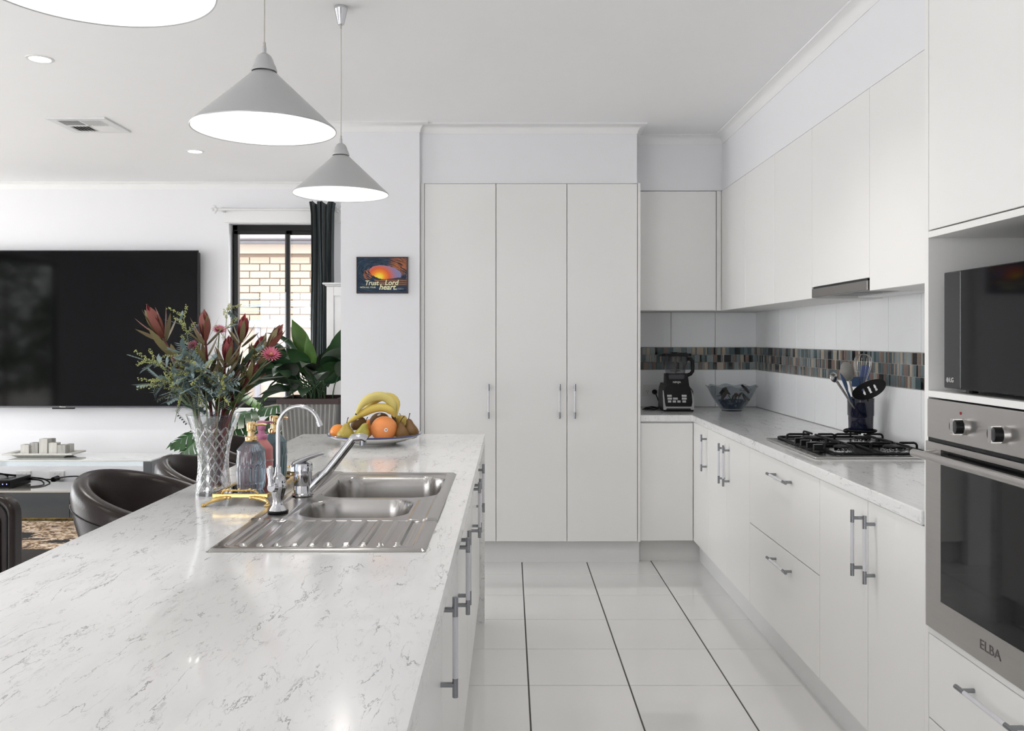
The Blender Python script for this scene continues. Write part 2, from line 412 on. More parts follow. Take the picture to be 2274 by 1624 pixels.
# ------------------------------------------------------------------ splashback tiles
def splash():
    zb0, zb1 = 1.166, 1.317
    back = MB().box(.794, XR, YB-.006, YB, .91, 1.56).build('splash_grout', M['wgrout'], wall_back)
    right = MB().box(XR-.006, XR, 2.32, YB-.006, .91, 1.60).build('splash_grout', M['wgrout'], wall_right)
    cache = {}
    def wt(axis, a0, a1, z0, z1, parent):
        key = (axis, round(a1-a0, 4), round(z1-z0, 4))
        if key not in cache:
            h = (a1-a0)/2 - .0015; k = (z1-z0)/2 - .0012
            bb = MB(); bb.box(-h, h, -.004, .004, -k, k) if axis == 'x' else bb.box(-.004, .004, -h, h, -k, k)
            cache[key] = bb.mesh('wall_tile', M['wtile'], bevel=.0008, seg=1)
        c = (a0+a1)/2
        loc = (c, YB-.010, (z0+z1)/2) if axis == 'x' else (XR-.010, c, (z0+z1)/2)
        inst('splash_tile', cache[key], loc, parent)
    xs = [.794, .798+.302, 1.402, XR-.006]
    for i in range(3):
        wt('x', xs[i], xs[i+1], .912, zb0-.001, wall_back); wt('x', xs[i], xs[i+1], zb1+.001, 1.557, wall_back)
    ys = [YB-.014, 5.645] + [5.645-.3055*k for k in range(1, 11)] + [2.325]
    for i in range(len(ys)-1):
        wt('y', ys[i+1], ys[i], .912, zb0-.001, wall_right); wt('y', ys[i+1], ys[i], zb1+.001, 1.597, wall_right)
    # mosaic band
    cols = [('mosaic_teal', (.15,.19,.20)), ('mosaic_pale', (.27,.31,.31)), ('mosaic_brown', (.20,.145,.12)), ('mosaic_sand', (.42,.36,.29)),
            ('mosaic_black', (.012,.014,.016)), ('mosaic_slate', (.075,.11,.12))]
    mm = [pm(n, c, .1 if 'brown' not in n else .3, var=.12, vscale=30, stretch=(1,1,.15), coat=.3) for n, c in cols]
    wts = [26, 14, 22, 14, 14, 12]; mc = {}
    rnd = random.Random(5)
    def piece(axis, wd, mi, h):
        key = (axis, round(wd, 4), mi)
        if key not in mc:
            bb = MB(); k = h/2-.0012; q = wd/2-.0011
            bb.box(-q, q, -.004, .004, -k, k) if axis == 'x' else bb.box(-.004, .004, -q, q, -k, k)
            mc[key] = bb.mesh('mosaic_tile', mm[mi])
        return mc[key]
    def band(axis, a0, a1, parent):
        h = (zb1-zb0)/3; liners = MB()
        for r in range(3):
            z = zb0 + h*(r+.5); a = a0; last = -1
            while a < a1-.003:
                wd = rnd.choice([.010, .010, .012, .024, .024, .026, .036, .046])
                wd = min(wd, a1-a)
                mi = rnd.choices(range(6), wts)[0]
                if mi == last: mi = (mi+2) % 6
                last = mi
                c = a+wd/2
                loc = (c, YB-.0098, z) if axis == 'x' else (XR-.0098, c, z)
                if wd > .015: inst('mosaic_tile', piece(axis, wd, mi, h), loc, parent)
                else:
                    liners.k = mi; k = h/2-.0012; q = wd/2-.0010
                    if axis == 'x': liners.box(c-q, c+q, YB-.0138, YB-.0058, z-k, z+k)
                    else: liners.box(XR-.0138, XR-.0058, c-q, c+q, z-k, z+k)
                a += wd
        o = liners.build('mosaic_liner', mm, parent); o['kind'] = 'stuff'
    band('x', .796, XR-.014, wall_back)
    band('y', 3.28, YB-.014, wall_right)
    o = MB().box(XR-.0118, XR-.0058, 2.325, 3.278, zb0, zb1).build('mosaic_backing', mm[0], wall_right); o['kind'] = 'stuff'
splash()

# ------------------------------------------------------------------ outside the living window
bricksm = [pm('brick_cream_%d' % i, c, .85, bump=.4, bscale=90, var=.06, vscale=20) for i, c in enumerate(((.37,.29,.225), (.385,.30,.235), (.355,.275,.21)))]
mort = pm('mortar', (.29,.215,.16), .9); fascia = pm('fascia_paint', (.38,.32,.265), .6); gut = pm('gutter_steel', (.26,.26,.29), .5)
roofm = pm('roof_tile_grey', (.33,.33,.36), .7); fencem = pm('fence_panel', (.33,.27,.225), .6); railm = pm('fence_rail', (.35,.30,.265), .6)
nb = thing('neighbour_house', 'cream brick house wall with gutter and grey tiled roof outside the window', 'building', (-2.9, 10.3, 0))
MB().box(-5.2, -.6, 10.21, 10.5, 0, 2.9).build('mortar_wall', mort, nb)
bme = [MB().box(-.115, .115, -.02, .02, -.038, .038).mesh('brick', m_, bevel=.004, seg=1) for m_ in bricksm]
rnd = random.Random(3)
for r_ in range(16):
    for c_ in range(11):
        x = -4.05 + c_*.24 + (.12 if r_ % 2 else 0)
        inst('brick', rnd.choice(bme), (x, 10.205 + rnd.uniform(-.002, .002), 1.02 + r_*.086), nb)
MB().box(-5.2, -.6, 10.13, 10.22, 2.385, 2.50).build('lintel_board', fascia, nb, bevel=.005)
MB().box(-5.2, -.6, 10.10, 10.2, 2.50, 2.535).build('soffit_strip', gut, nb)
b = MB(); b.prism([(9.93, 2.535), (9.93, 2.62), (10.06, 2.62), (10.06, 2.535)], -5.2, -.6, 'x'); b.build('gutter', gut, nb, bevel=.02, seg=3)
rt = MB().box(-.145, .145, -.18, .18, -.014, .014).mesh('roof_tile', roofm, bevel=.006, seg=1)
for r_ in range(4):
    for c_ in range(12):
        inst('roof_tile', rt, (-4.4 + c_*.3 + (.15 if r_ % 2 else 0), 10.10 + r_*.29, 2.655 + r_*.115), nb, rot=(R(21), 0, 0))
fence = thing('panel_fence', 'pale panel fence with a top rail below the brick wall', 'fence', (-2.9, 9.35, 0))
MB().box(-5, -.9, 9.30, 9.36, 1.50, 1.575).build('rail', railm, fence, bevel=.005)
pme = MB().box(-.145, .145, -.008, .008, 0, 1.5).mesh('panel', fencem, bevel=.004, seg=1)
pme2 = MB().box(-.03, .03, -.02, .02, 0, 1.5).mesh('post', gut)
for i in range(12):
    inst('panel', pme, (-4.5 + i*.32, 9.34, 0), fence); inst('post', pme2, (-4.34 + i*.32, 9.33, 0), fence)
cl = thing('clothes_line', 'thin blue clothes line cords stretched outside the window', 'clothes line', (-2.5, 8.7, 1.6))
blue = pm('line_blue', (.16,.27,.40), .5)
for (ya, yb) in ((663, 656), (679, 668), (684, 672), (694, 681), (713, 705)):
    pa = at(470, ya+3, 8.7); pb = at(760, yb-4, 8.7)
    b = MB(); b.tube([pa, pa.lerp(pb, .5)+Vector((0,0,-.006)), pb], .004, 6); b.build('cord', blue, cl)
b = MB()
for px in (470, 760): p = at(px, 690, 8.7); b.cyl((p.x, 8.7, -.05), (p.x, 8.7, 1.85), .025, 8)
b.build('post', gut, cl)
b = MB(); b.box(-12, 6, YL+.25, 16, -.2, -.05); b.box(-16, XL-.1, -12, YL+.25, -.2, -.05); b.box(XL-.1, 6, -12, YR-.1, -.2, -.05)
struct(b.build('ground_outside', pm('paving_outside', (.60,.585,.55), .9)))
# garden seen only as a reflection in the television
leafm = pm('garden_leaf', (.10,.19,.05), .5, var=.3)
def shrub(label, cx, cy, h, rad, n, seed):
    rr = random.Random(seed); t = thing('garden_shrub', label, 'shrub', (cx, cy, -.05), 'shrubs outside the glazed side')
    b = MB(); b.tube([(cx, cy, -.05), (cx+.05, cy, h*.5), (cx, cy+.05, h*.8)], [.06, .04, .02], 7); b.build('trunk', pm('bark', (.12,.08,.05), .9), t)
    b = MB()
    for i in range(n):
        a = rr.uniform(0, 2*PI); q = rad*math.sqrt(rr.random()); z = rr.uniform(.15, 1)*h; q *= math.sin(PI*min(1, z/h*.75+.2))
        p = Vector((cx+q*math.cos(a), cy+q*math.sin(a), z)); d = Vector((rr.uniform(-1,1), rr.uniform(-1,1), rr.uniform(-.6,.8))).normalized()
        s = d.orthogonal().normalized()*.035; L = d*rr.uniform(.12,.22)
        b._add([p-s*.2, p+L*.5-s, p+L, p+L*.5+s], [(0,1,2,3)])
    o = b.build('foliage', leafm, t); o['kind'] = 'stuff'
shrub('tall bushy garden shrub seen only as a green reflection', -8.4, -.1, 3.3, 1.1, 2200, 1)
shrub('lower rounded garden shrub seen only as a reflection', -8.7, -2.7, 2.4, 1.1, 1800, 2)
# ================================================================== KITCHEN CABINETS
KZ, DZ1 = .14, .868            # underside and top of base doors
HB, HT = .87, .91              # underside and top of the worktops
def handle_mesh(L):
    b = MB(); r = .0062; e = .04
    b.k = 0
    b.cyl((0,0,-L/2), (0,0,-L/2+e), r, 12); b.cyl((0,0,L/2-e), (0,0,L/2), r, 12)
    for s in (-1, 1): b.cyl((0,0,s*(L/2-.026)), (.031,0,s*(L/2-.026)), .0055, 10)
    b.k = 1; b.cyl((0,0,-L/2+e), (0,0,L/2-e), r*.96, 12)
    return b.mesh('handle', [M['nickel'], M['acryl']], smooth=True)
HV, HD = handle_mesh(.21), handle_mesh(.25)
HANDLE_ROT = {'-x': 0, '-y': R(90), '+x': R(180)}
def handle(face, loc, parent, horiz=False):
    rot = (R(90), 0, 0) if horiz else (0, 0, HANDLE_ROT[face])
    inst('handle', HD if horiz else HV, loc, parent, rot=rot)
G = .0020
def panel(b, face, f, a0, a1, z0, z1, t=.018):
    """door panel: outer face at f, spanning a0..a1 along the run"""
    if face == '-x': b.box(f, f+t, a0+G, a1-G, z0+G, z1-G)
    elif face == '+x': b.box(f-t, f, a0+G, a1-G, z0+G, z1-G)
    else: b.box(a0+G, a1-G, f, f+t, z0+G, z1-G)
    return b
def door(parent, face, f, a0, a1, z0, z1, name='door', label=None):
    o = panel(MB(), face, f, a0, a1, z0, z1).build(name, M['cab'], parent, bevel=.0012, seg=1)
    return o
# ---- pantry
PY = 5.225
pan_x = [-.520, -.0844, .3474, .7775]
pan = thing('pantry_cabinet', 'tall white three door pantry cabinet on the back wall', 'cabinet', (.13, 5.5, 0))
b = MB(); b.box(-.545, .7775, PY+.020, YB-.02, KZ, 2.321); b.build('body', M['carc'], pan)
b = MB(); b.box(-.5455, -.5215, PY+.006, PY+.05, KZ, 2.322); b.build('filler_strip', M['cab'], pan, bevel=.001)
b = MB(); b.box(.779, .7945, PY-.002, YB-.02, KZ, 2.3235); b.build('end_panel', M['cab'], pan, bevel=.001)
for i, hx in enumerate((-.129, .3014, .394)):
    d = door(pan, '-y', PY, pan_x[i], pan_x[i+1], KZ, 2.3215)
    handle('-y', (hx, PY-.031, .9965), d)
struct(MB().box(-.545, .796, 5.284, 5.30, 0, KZ).build('baseboard_back', M['kick'], None))
# ---- back run base + wall cabinets beside the pantry
XF = 1.122                     # right run door face
bc = thing('base_cabinet', 'white corner base cabinet with one door beside the pantry', 'cabinet', (.96, 5.55, 0))
b = MB(); b.box(.796, XF, 5.262, YB-.001, KZ, HB-.001); b.box(.796, XF+.055, 5.318, 5.334, 0, KZ); b.build('body', M['carc'], bc)
door(bc, '-y', 5.244, .796, XF-.002, KZ, DZ1-.006)
XU, YU = 1.360, 5.517          # upper cabinet faces
UZ0, UZ1 = 1.557, 2.326
wc = thing('wall_cabinet', 'single door white wall cabinet in the corner above the blender', 'cabinet', (1.05, 5.7, UZ0), 'white wall cabinets')
b = MB(); b.box(.796, XR-.013, YU+.018, YB-.015, UZ0, UZ1); b.build('body', M['carc'], wc)
door(wc, '-y', YU, .80, 1.327, UZ0, UZ1)
MB().box(1.330, 1.3595, YU+.001, YU+.03, UZ0, UZ1).build('filler_strip', M['cab'], wc, bevel=.001)
# ---- right run base cabinets
KX = 1.1755
def base_unit(label, y0, y1):
    t = thing('base_cabinet', label, 'cabinet', ((XF+XR)/2, (y0+y1)/2, 0), 'white base cabinets along the cooktop wall')
    b = MB(); b.box(XF+.0185, XR-.002, y0+.0005, y1-.0005, KZ, HB-.001); b.build('body', M['carc'], t)
    return t
HZ = .725
t = base_unit('white base cabinet in the corner with three narrow doors, farthest under the right worktop', 4.016, 5.262)
for (a0, a1, h) in ((4.85, 5.262, 4.895), (4.44, 4.85, 4.485), (4.016, 4.44, 4.392)):
    d = door(t, '-x', XF, a0, a1, KZ, DZ1); handle('-x', (XF-.031, h, HZ), d)
t = base_unit('white two drawer base cabinet under the gas cooktop', 3.109, 4.016)
for (z0, z1, hz) in ((.515, DZ1, .803), (KZ, .515, .447)):
    d = door(t, '-x', XF, 3.109, 4.016, z0, z1, 'drawer'); handle('-x', (XF-.031, 3.52, hz), d, True)
t = base_unit('white two door base cabinet nearest the oven tower', 2.321, 3.109)
for (a0, a1, h) in ((2.69, 3.109, 2.735), (2.321, 2.69, 2.640)):
    d = door(t, '-x', XF, a0, a1, KZ, DZ1); handle('-x', (XF-.031, h, HZ), d)
struct(MB().box(KX, KX+.016, .6, 5.317, 0, KZ-.001).build('baseboard_right', M['kick'], None))
# ---- worktop, L shaped
b = MB(); b.prism([(.796, 5.236), (1.112, 5.236), (1.112, 2.321), (XR-.001, 2.321), (XR-.001, YB-.001), (.796, YB-.001)], HB, HT, 'z')
tag(b.build('worktop', M['marble'], bevel=.004, seg=3), 'L-shaped white marble look worktop carrying the cooktop and blender', 'worktop')
# ---- right run wall cabinets
def wall_unit(label, y0, y1, doors, z0=UZ0):
    t = thing('wall_cabinet', label, 'cabinet', ((XU+XR)/2, (y0+y1)/2, z0), 'white wall cabinets')
    b = MB(); b.box(XU+.0185, XR-.015, y0+.0005, y1-.0005, z0, UZ1); b.build('body', M['carc'], t)
    for a0, a1 in doors: door(t, '-x', XU, a0, a1, z0-.002, UZ1)
wall_unit('two door white wall cabinet nearest the room corner', 4.41, 5.515, ((4.96, 5.515), (4.41, 4.96)))
wall_unit('single door white wall cabinet just left of the range hood cabinet', 3.865, 4.41, ((3.865, 4.41),))
wall_unit('shorter white wall cabinet directly above the slide out range hood', 3.247, 3.865, ((3.247, 3.865),), 1.607)
wall_unit('white wall cabinet between the range hood and the oven tower', 2.321, 3.247, ((2.66, 3.247), (2.321, 2.66)))
# ---- range hood
h = thing('range_hood', 'slim stainless steel slide out range hood above the cooktop', 'range hood', (1.52, 3.556, 1.555))
b = MB(); b.box(XU-.002, XU+.02, 3.262, 3.862, 1.560, 1.598); b.build('front_lip', pm('hood_steel', (.30,.285,.275), .33, 1), h, bevel=.002)
b = MB(); b.box(XU+.02, XR-.02, 3.262, 3.862, 1.572, 1.598); b.build('tray', M['metal2'], h)
b = MB(); b.box(XU+.045, 1.55, 3.30, 3.55, 1.566, 1.573); b.box(XU+.045, 1.55, 3.57, 3.83, 1.566, 1.573)
b.build('filter', pm('hood_filter', (.16,.155,.15), .4, .8, bump=.5, bscale=400), h)
b = MB(); b.box(1.56, XR-.03, 3.28, 3.845, 1.560, 1.573); b.build('rear_cover', M['white'], h, bevel=.002)
b = MB(); b.box(XU+.003, XU+.012, 3.27, 3.855, 1.598, 1.606); b.build('runner_gap', M['black'], h)
# ---- oven tower
TXF = 1.120; ty1, ty0 = 2.319, 1.66
tw = thing('oven_tower_cabinet', 'tall white cabinet tower housing the microwave and built in oven', 'cabinet', (1.4, 1.99, 0))
b = MB(); b.box(TXF, XR-.002, 2.298, ty1, 0, 2.322); b.build('side_panel', M['cab'], tw, bevel=.001)
b = MB(); b.box(TXF, XR-.002, ty0, ty0+.018, 0, 2.322); b.build('side_panel', M['cab'], tw, bevel=.001)
for (z0, z1) in ((1.6445, 1.6615), (1.2195, 1.2365), (.590, .608)):
    MB().box(TXF, XR-.002, ty0+.018, 2.297, z0, z1).build('shelf', M['cab'], tw, bevel=.001)
b = MB(); b.box(XR-.012, XR-.002, ty0+.018, 2.297, .14, 2.32); b.build('back_panel', pm('niche_back', (.42,.42,.42), .6), tw)
b = MB(); b.box(TXF+.03, XR-.014, ty0+.02, 2.296, .145, .588); b.build('drawer_box', M['carc'], tw)
for (z0, z1) in ((1.663, 2.321),):
    d = door(tw, '-x', TXF, ty0+.018, 2.2965, z0, z1)
for (z0, z1, hz) in ((.363, .590, .525), (KZ, .363, .30)):
    d = door(tw, '-x', TXF, ty0+.018, 2.2965, z0, z1, 'drawer'); handle('-x', (TXF-.031, 1.972, hz), d, True)
# ---- oven
ov = thing('built_in_oven', 'stainless steel built in oven with two knobs and a bar handle', 'oven', (1.4, 1.99, .609))
b = MB(); b.box(TXF+.02, XR-.03, 1.70, 2.29, .611, 1.213); b.build('body', M['black'], ov)
oy0, oy1 = 1.682, 2.2955
b = MB(); b.box(TXF-.004, TXF+.02, oy0, oy1, 1.113, 1.2155); b.build('control_panel', M['metal2'], ov, bevel=.002)
for ky in (2.112, 1.944, 1.776):
    kz = 1.158
    b = MB(); b.k = 0; b.cyl((TXF-.004, ky, kz), (TXF-.012, ky, kz), .021, 20); b.k = 1; b.cyl((TXF-.012, ky, kz), (TXF-.030, ky, kz), .0185, 20); b.k = 0
    b.box(TXF-.034, TXF-.012, ky-.007, ky+.007, kz-.0195, kz+.0195)
    b.build('knob', [M['metal'], M['black']], ov, smooth=True)
b = MB(); b.cyl((TXF-.0042, 2.125, 1.190), (TXF-.0052, 2.125, 1.190), .0035, 10); b.build('indicator_mark', pm('red_mark', (.4,.02,.02), .5), ov)
gy1, gz0, gz1 = 2.216, .695, 1.060
b = MB(); b.box(TXF-.008, TXF+.018, gy1, oy1, .611, 1.103); b.box(TXF-.008, TXF+.018, oy0, oy0+.08, .611, 1.103); b.box(TXF-.008, TXF+.018, oy0+.08, gy1, .611, gz0); b.box(TXF-.008, TXF+.018, oy0+.08, gy1, 1.088, 1.103)
dr = b.build('door', M['metal2'], ov)
b = MB(); b.box(TXF-.0075, TXF+.012, oy0+.081, gy1-.0005, gz0+.0005, 1.0875); b.build('door_glass', pm('oven_glass', (.006,.006,.007), .04, spec=.45), dr)
b = MB(); b.box(TXF-.001, TXF+.019, oy0, oy1, 1.104, 1.1125); b.build('vent_gap', M['black'], ov)
b = MB(); b.cyl((TXF-.047, 1.70, 1.072), (TXF-.047, 2.282, 1.072), .0105, 20)
for yy in (1.735, 2.245): b.cyl((TXF-.047, yy, 1.072), (TXF-.006, yy, 1.079), .008, 12)
b.build('handle', M['metal2'], dr, smooth=True)
me = text_mesh('ELBA', .032, pm('engraved_letter', (.10,.09,.09), .5)); o = inst('lettering', me, (TXF-.0084, 1.988, .653), dr, rot=(R(90), 0, R(-90)), scale=(1.25,1,1))
# ---- microwave
mw = thing('microwave', 'black microwave oven in the open niche of the oven tower', 'microwave', (1.33, 2.0, 1.2365))
b = MB(); b.box(1.158, 1.50, 1.752, 2.238, 1.2475, 1.545); b.build('body', M['black'], mw, bevel=.004)
b = MB(); b.box(1.136, 1.158, 1.74, 2.162, 1.2462, 1.5475); d = b.build('door', M['blackgloss'], mw, bevel=.003)
b = MB(); b.box(1.136, 1.158, 2.1635, 2.2466, 1.2462, 1.5475); b.build('hinge_strip', pm('mw_side', (.02,.02,.021), .22), mw, bevel=.003)
b = MB()
for (fx, fy) in ((1.18, 2.19), (1.18, 1.80), (1.46, 2.19), (1.46, 1.80)): b.cyl((fx, fy, 1.2365), (fx, fy, 1.248), .014, 12)
b.build('foot', M['black'], mw)
me = text_mesh('LG', .017, M['text']); inst('lettering', me, (1.1355, 2.207, 1.268), mw, rot=(R(90), 0, R(-90)))
b = MB(); b.cyl((1.1357, 2.2265, 1.268), (1.1352, 2.2265, 1.268), .0065, 20); b.build('logo_disc', pm('logo_grey', (.35,.35,.36), .4), mw)
# ---- island
IX0, IX1, IY0, IY1 = -1.010, -.122, .70, 4.19
IF = -.146
SX0, SX1, SY0, SY1 = -.662, -.183, 1.865, 2.952     # sink
b = MB(); hx0, hx1, hy0, hy1 = SX0+.02, SX1-.02, SY0+.02, SY1-.02
b.box(IX0, IX1, IY0, hy0, HB, HT); b.box(IX0, IX1, hy1, IY1, HB, HT); b.box(IX0, hx0, hy0, hy1, HB, HT); b.box(hx1, IX1, hy0, hy1, HB, HT)
it = b.build('island_worktop', M['marble'])
tag(it, 'long white marble look island worktop with the sink set into it', 'worktop')
MB().box(-.80, -.1225, 4.148, IY1, 0, HB).build('end_panel', M['marble'], it)
def island_unit(label, y0, y1, doors, z1=HB-.001):
    t = thing('island_cabinet', label, 'cabinet', ((-.75+IF)/2, (y0+y1)/2, 0), 'white island cabinets')
    b = MB(); b.box(-.75, IF-.0185, y0+.0005, y1-.0005, KZ, z1); b.build('body', M['carc'], t)
    for (a0, a1, h) in doors:
        d = door(t, '+x', IF, a0, a1, KZ, DZ1)
        if h: handle('+x', (IF+.031, h, HZ), d)
island_unit('white island cabinet nearest the camera with one long handle in view', .72, 1.85, ((.72, 1.30, None), (1.30, 1.85, 1.806)))
island_unit('white island cabinet under the sink drainer with paired handles', 1.85, 2.95, ((1.85, 2.39, 2.348), (2.39, 2.95, 2.434)), .70)
island_unit('white island cabinet past the sink bowls with paired handles', 2.95, 3.69, ((2.95, 3.30, 3.257), (3.30, 3.69, 3.343)))
island_unit('white island cabinet next to the marble end panel', 3.69, 4.147, ((3.69, 4.146, 3.735),))
struct(MB().box(-.73, -.22, .74, 4.147, 0, KZ-.001).build('baseboard_island', M['kick'], None))

# ---- sink: pressed steel sheet with two bowls and a ribbed drainer
def sd_rrect(x, y, x0, x1, y0, y1, r):
    cx, cy = (x0+x1)/2, (y0+y1)/2; qx = abs(x-cx)-(x1-x0)/2+r; qy = abs(y-cy)-(y1-y0)/2+r
    return math.hypot(max(qx,0), max(qy,0)) + min(max(qx,qy),0) - r
def sink_h(x, y):
    dr = -sd_rrect(x, y, SX0, SX1, SY0, SY1, .015)
    z = .0005 + .006*smooth01(dr/.008) 
    inner = sd_rrect(x, y, SX0+.028, SX1-.028, SY0+.022, SY1-.022, .03)
    z -= .0035*smooth01(-inner/.008)
    led = sd_rrect(x, y, SX0-.01, -.570, 2.165, SY1+.01, .02); z += .0035*smooth01(-led/.010)
    led2 = sd_rrect(x, y, -.262, SX1+.01, 2.17, 2.46, .012); z += .0035*smooth01(-led2/.008)
    dbs = sd_rrect(x, y, SX0+.045, SX1-.045, SY0+.035, 2.185, .025)
    if dbs < 0:
        k = smooth01(-dbs/.008); z -= .002*k
        u = (x - (SX0+.045)) / .0385; fy = smooth01((y-SY0-.045)/.012)*smooth01((2.175-y)/.012)
        w_ = abs((u % 1.0) - .5); z += .0066*smooth01((.22-w_)/.08)*fy*k
    b1 = sd_rrect(x, y, -.560, -.215, 2.50, 2.868, .075); b2 = sd_rrect(x, y, -.555, -.272, 2.215, 2.462, .075)
    for bb, dp in ((b1, .165), (b2, .13)):
        z -= dp*smooth01((-bb+.004)/.028) + .004*smooth01(-(bb-.004)/.01)
    return z
nx, ny = 130, 262
b = MB(); b.grid(lambda u, v: (SX0+(SX1-SX0)*u, SY0+(SY1-SY0)*v, HT + sink_h(SX0+(SX1-SX0)*u, SY0+(SY1-SY0)*v)), nx, ny)
sink = thing('double_bowl_sink', 'stainless steel sink with two bowls and a ribbed drainer', 'sink', ((SX0+SX1)/2, (SY0+SY1)/2, HT))
so = b.build('sink_sheet', pm('sink_steel', (.45,.435,.42), .23, 1, rvar=.03, vscale=5, stretch=(20,1,20)), sink, smooth=True)
for i, (dx, dy, dz) in enumerate(((-.39, 2.68, .165), (-.41, 2.335, .13))):
    z = HT - dz + .004
    b = MB(); b.lathe([(.0,0), (.012,.001), (.030,-.0005), (.034,.002), (.038,.002), (.040,0)], (dx, dy, z+.001), 24, False); b.build('drain', M['chrome'], sink, smooth=True)
# ---- mixer tap
TXc, TYc, TZ = -.605, 2.508, HT+.0095
tp = thing('mixer_tap', 'chrome single lever mixer tap with a long angled spout', 'tap', (TXc, TYc, TZ))
b = MB(); b.lathe([(.031,0), (.031,.003), (.0275,.006), (.0268,.007), (.0268,.026), (.0262,.027), (.0262,.0285), (.0268,.0295), (.0268,.066), (.0258,.067), (.0258,.0685), (.029,.070), (.0293,.084), (.027,.092), (.012,.096), (0,.097)], (TXc, TYc, TZ), 32)
b.build('body', M['chrome'], tp, smooth=True)
b = MB()
lv = [(-.030,.082,.020,.008), (-.024,.090,.024,.012), (-.005,.100,.021,.010), (.02,.110,.016,.008), (.045,.118,.013,.006), (.062,.122,.011,.004)]
def lever(u, v):
    i = min(int(u*(len(lv)-1)), len(lv)-2); f = u*(len(lv)-1)-i
    q = [lv[i][k]*(1-f)+lv[i+1][k]*f for k in range(4)]
    a = 2*PI*v; return (TXc+q[0] - .0035*math.sin(a)*.5, TYc + q[2]*math.cos(a), TZ + q[1] + q[3]*math.sin(a))
b.grid(lever, 22, 14, cv=True); b._add([lever(0, k/14) for k in range(14)], [list(range(14))]); b._add([lever(1, k/14) for k in range(14)], [list(range(14))])
b.box(TXc-.0305, TXc-.012, TYc-.020, TYc+.020, TZ+.070, TZ+.088)
b.build('lever', M['chrome'], tp, smooth=True)
b = MB(); b.cyl((TXc+.012, TYc-.024, TZ+.077), (TXc+.012, TYc-.0300, TZ+.077), .0045, 12); b.build('index_button', M['nickel'], tp)
ex, ez = -.440, 1.082
pts = [(TXc+.018, TYc, TZ+.014), (TXc+.032, TYc, TZ+.028), (TXc+.07, TYc+.005, TZ+.066)] + [(TXc+.07+(ex-.02-TXc-.07)*t, TYc+.005+.01*t, TZ+.066+(ez-TZ-.066)*t) for t in (.3, .6, .85, 1)] + [(ex+.006, TYc+.016, ez+.002), (ex+.018, TYc+.017, ez-.004)]
b = MB(); b.tube(pts, [.013, .0135, .013, .0125, .012, .012, .012, .0125, .0125], 16, flat=1.1); b.build('spout', M['chrome'], tp, smooth=True)
b = MB(); b.cyl((ex+.008, TYc+.016, ez-.005), (ex+.008, TYc+.016, ez-.020), .0105, 16); b.build('aerator', M['nickel'], tp, smooth=True)
# ---- filter tap
fx, fy, fz = -.611, 2.262, HT+.0085
ft = thing('gooseneck_filter_tap', 'slim chrome gooseneck filter tap in front of the mixer', 'tap', (fx, fy, fz))
b = MB(); b.lathe([(.027,0), (.027,.003), (.0255,.005)], (fx, fy, fz), 28); b.build('gasket', M['black'], ft)
b = MB(); b.lathe([(.0235,.004), (.022,.008), (.0155,.018), (.0135,.028), (.0165,.045), (.0215,.060), (.0225,.070), (.020,.083), (.0165,.092), (.0125,.097), (.0095,.100), (.008,.106), (.0075,.118), (.0,.1185)], (fx, fy, fz), 28)
b.cyl((fx-.004, fy-.014, fz+.066), (fx-.010, fy-.030, fz+.070), .0125, 16)
b.build('body', M['chrome'], ft, smooth=True)
b = MB(); b.tube([(fx-.010, fy-.026, fz+.074), (fx-.013, fy-.026, fz+.09), (fx-.0145, fy-.024, fz+.108), (fx-.015, fy-.023, fz+.119), (fx-.015, fy-.023, fz+.124)], [.009, .006, .0085, .0088, .004], 14); b.build('lever', M['chrome'], ft, smooth=True)
pts = [(fx, fy, fz+.118), (fx, fy, fz+.20), (fx+.001, fy, fz+.224)]
rr_ = .054
for i in range(1, 15):
    a = PI - R(165)*i/14; pts.append((fx+.001+rr_+rr_*math.cos(a), fy, fz+.224+rr_*1.0*math.sin(a)))
b = MB(); b.tube(pts, .0056, 14); b.build('spout', M['chrome'], ft, smooth=True)
p1, p0 = Vector(pts[-1]), Vector(pts[-2]); d_ = (p1-p0).normalized()
b = MB(); b.cyl(p1-d_*.001, p1+d_*.013, .0072, 14); b.build('nozzle', M['chrome'], ft, smooth=True)
# ================================================================== COOKTOP AND THINGS ON THE RIGHT WORKTOP
CX0, CX1, CY0, CY1 = 1.178, 1.668, 3.312, 3.955
ck = thing('gas_cooktop', 'stainless steel gas cooktop with four burners and black trivets', 'cooktop', ((CX0+CX1)/2, (CY0+CY1)/2, HT))
b = MB(); b.box(CX0, CX1, CY0, CY1, HT, HT+.009); b.build('plate', M['metal'], ck, bevel=.004, seg=2)
b = MB(); b.box(CX0+.03, CX1-.03, CY0+.025, CY1-.025, HT+.0085, HT+.0100); b.build('hob_well', pm('hob_well_steel', (.30,.29,.285), .22, 1), ck)
BUR = [(1.345, 3.475, .030), (1.56, 3.48, .040), (1.56, 3.80, .033), (1.345, 3.80, .048)]
for (x, y, r) in BUR:
    z = HT+.010
    b = MB(); b.k = 0; b.lathe([(r*1.25,0), (r*1.2,.002), (r,.003), (r,.014), (r*.9,.015), (0,.015)], (x, y, z), 36, True, lambda a, j, q, zz: q*(1+.03*math.cos(18*a)) if j in (2, 3) else q)
    b.build('burner', M['chrome'], ck, smooth=True)
    b = MB(); b.lathe([(r*1.1,.0155), (r*1.15,.018), (r*1.05,.0225), (0,.024)], (x, y, z), 32); b.build('burner_cap', M['iron'], ck, smooth=True)
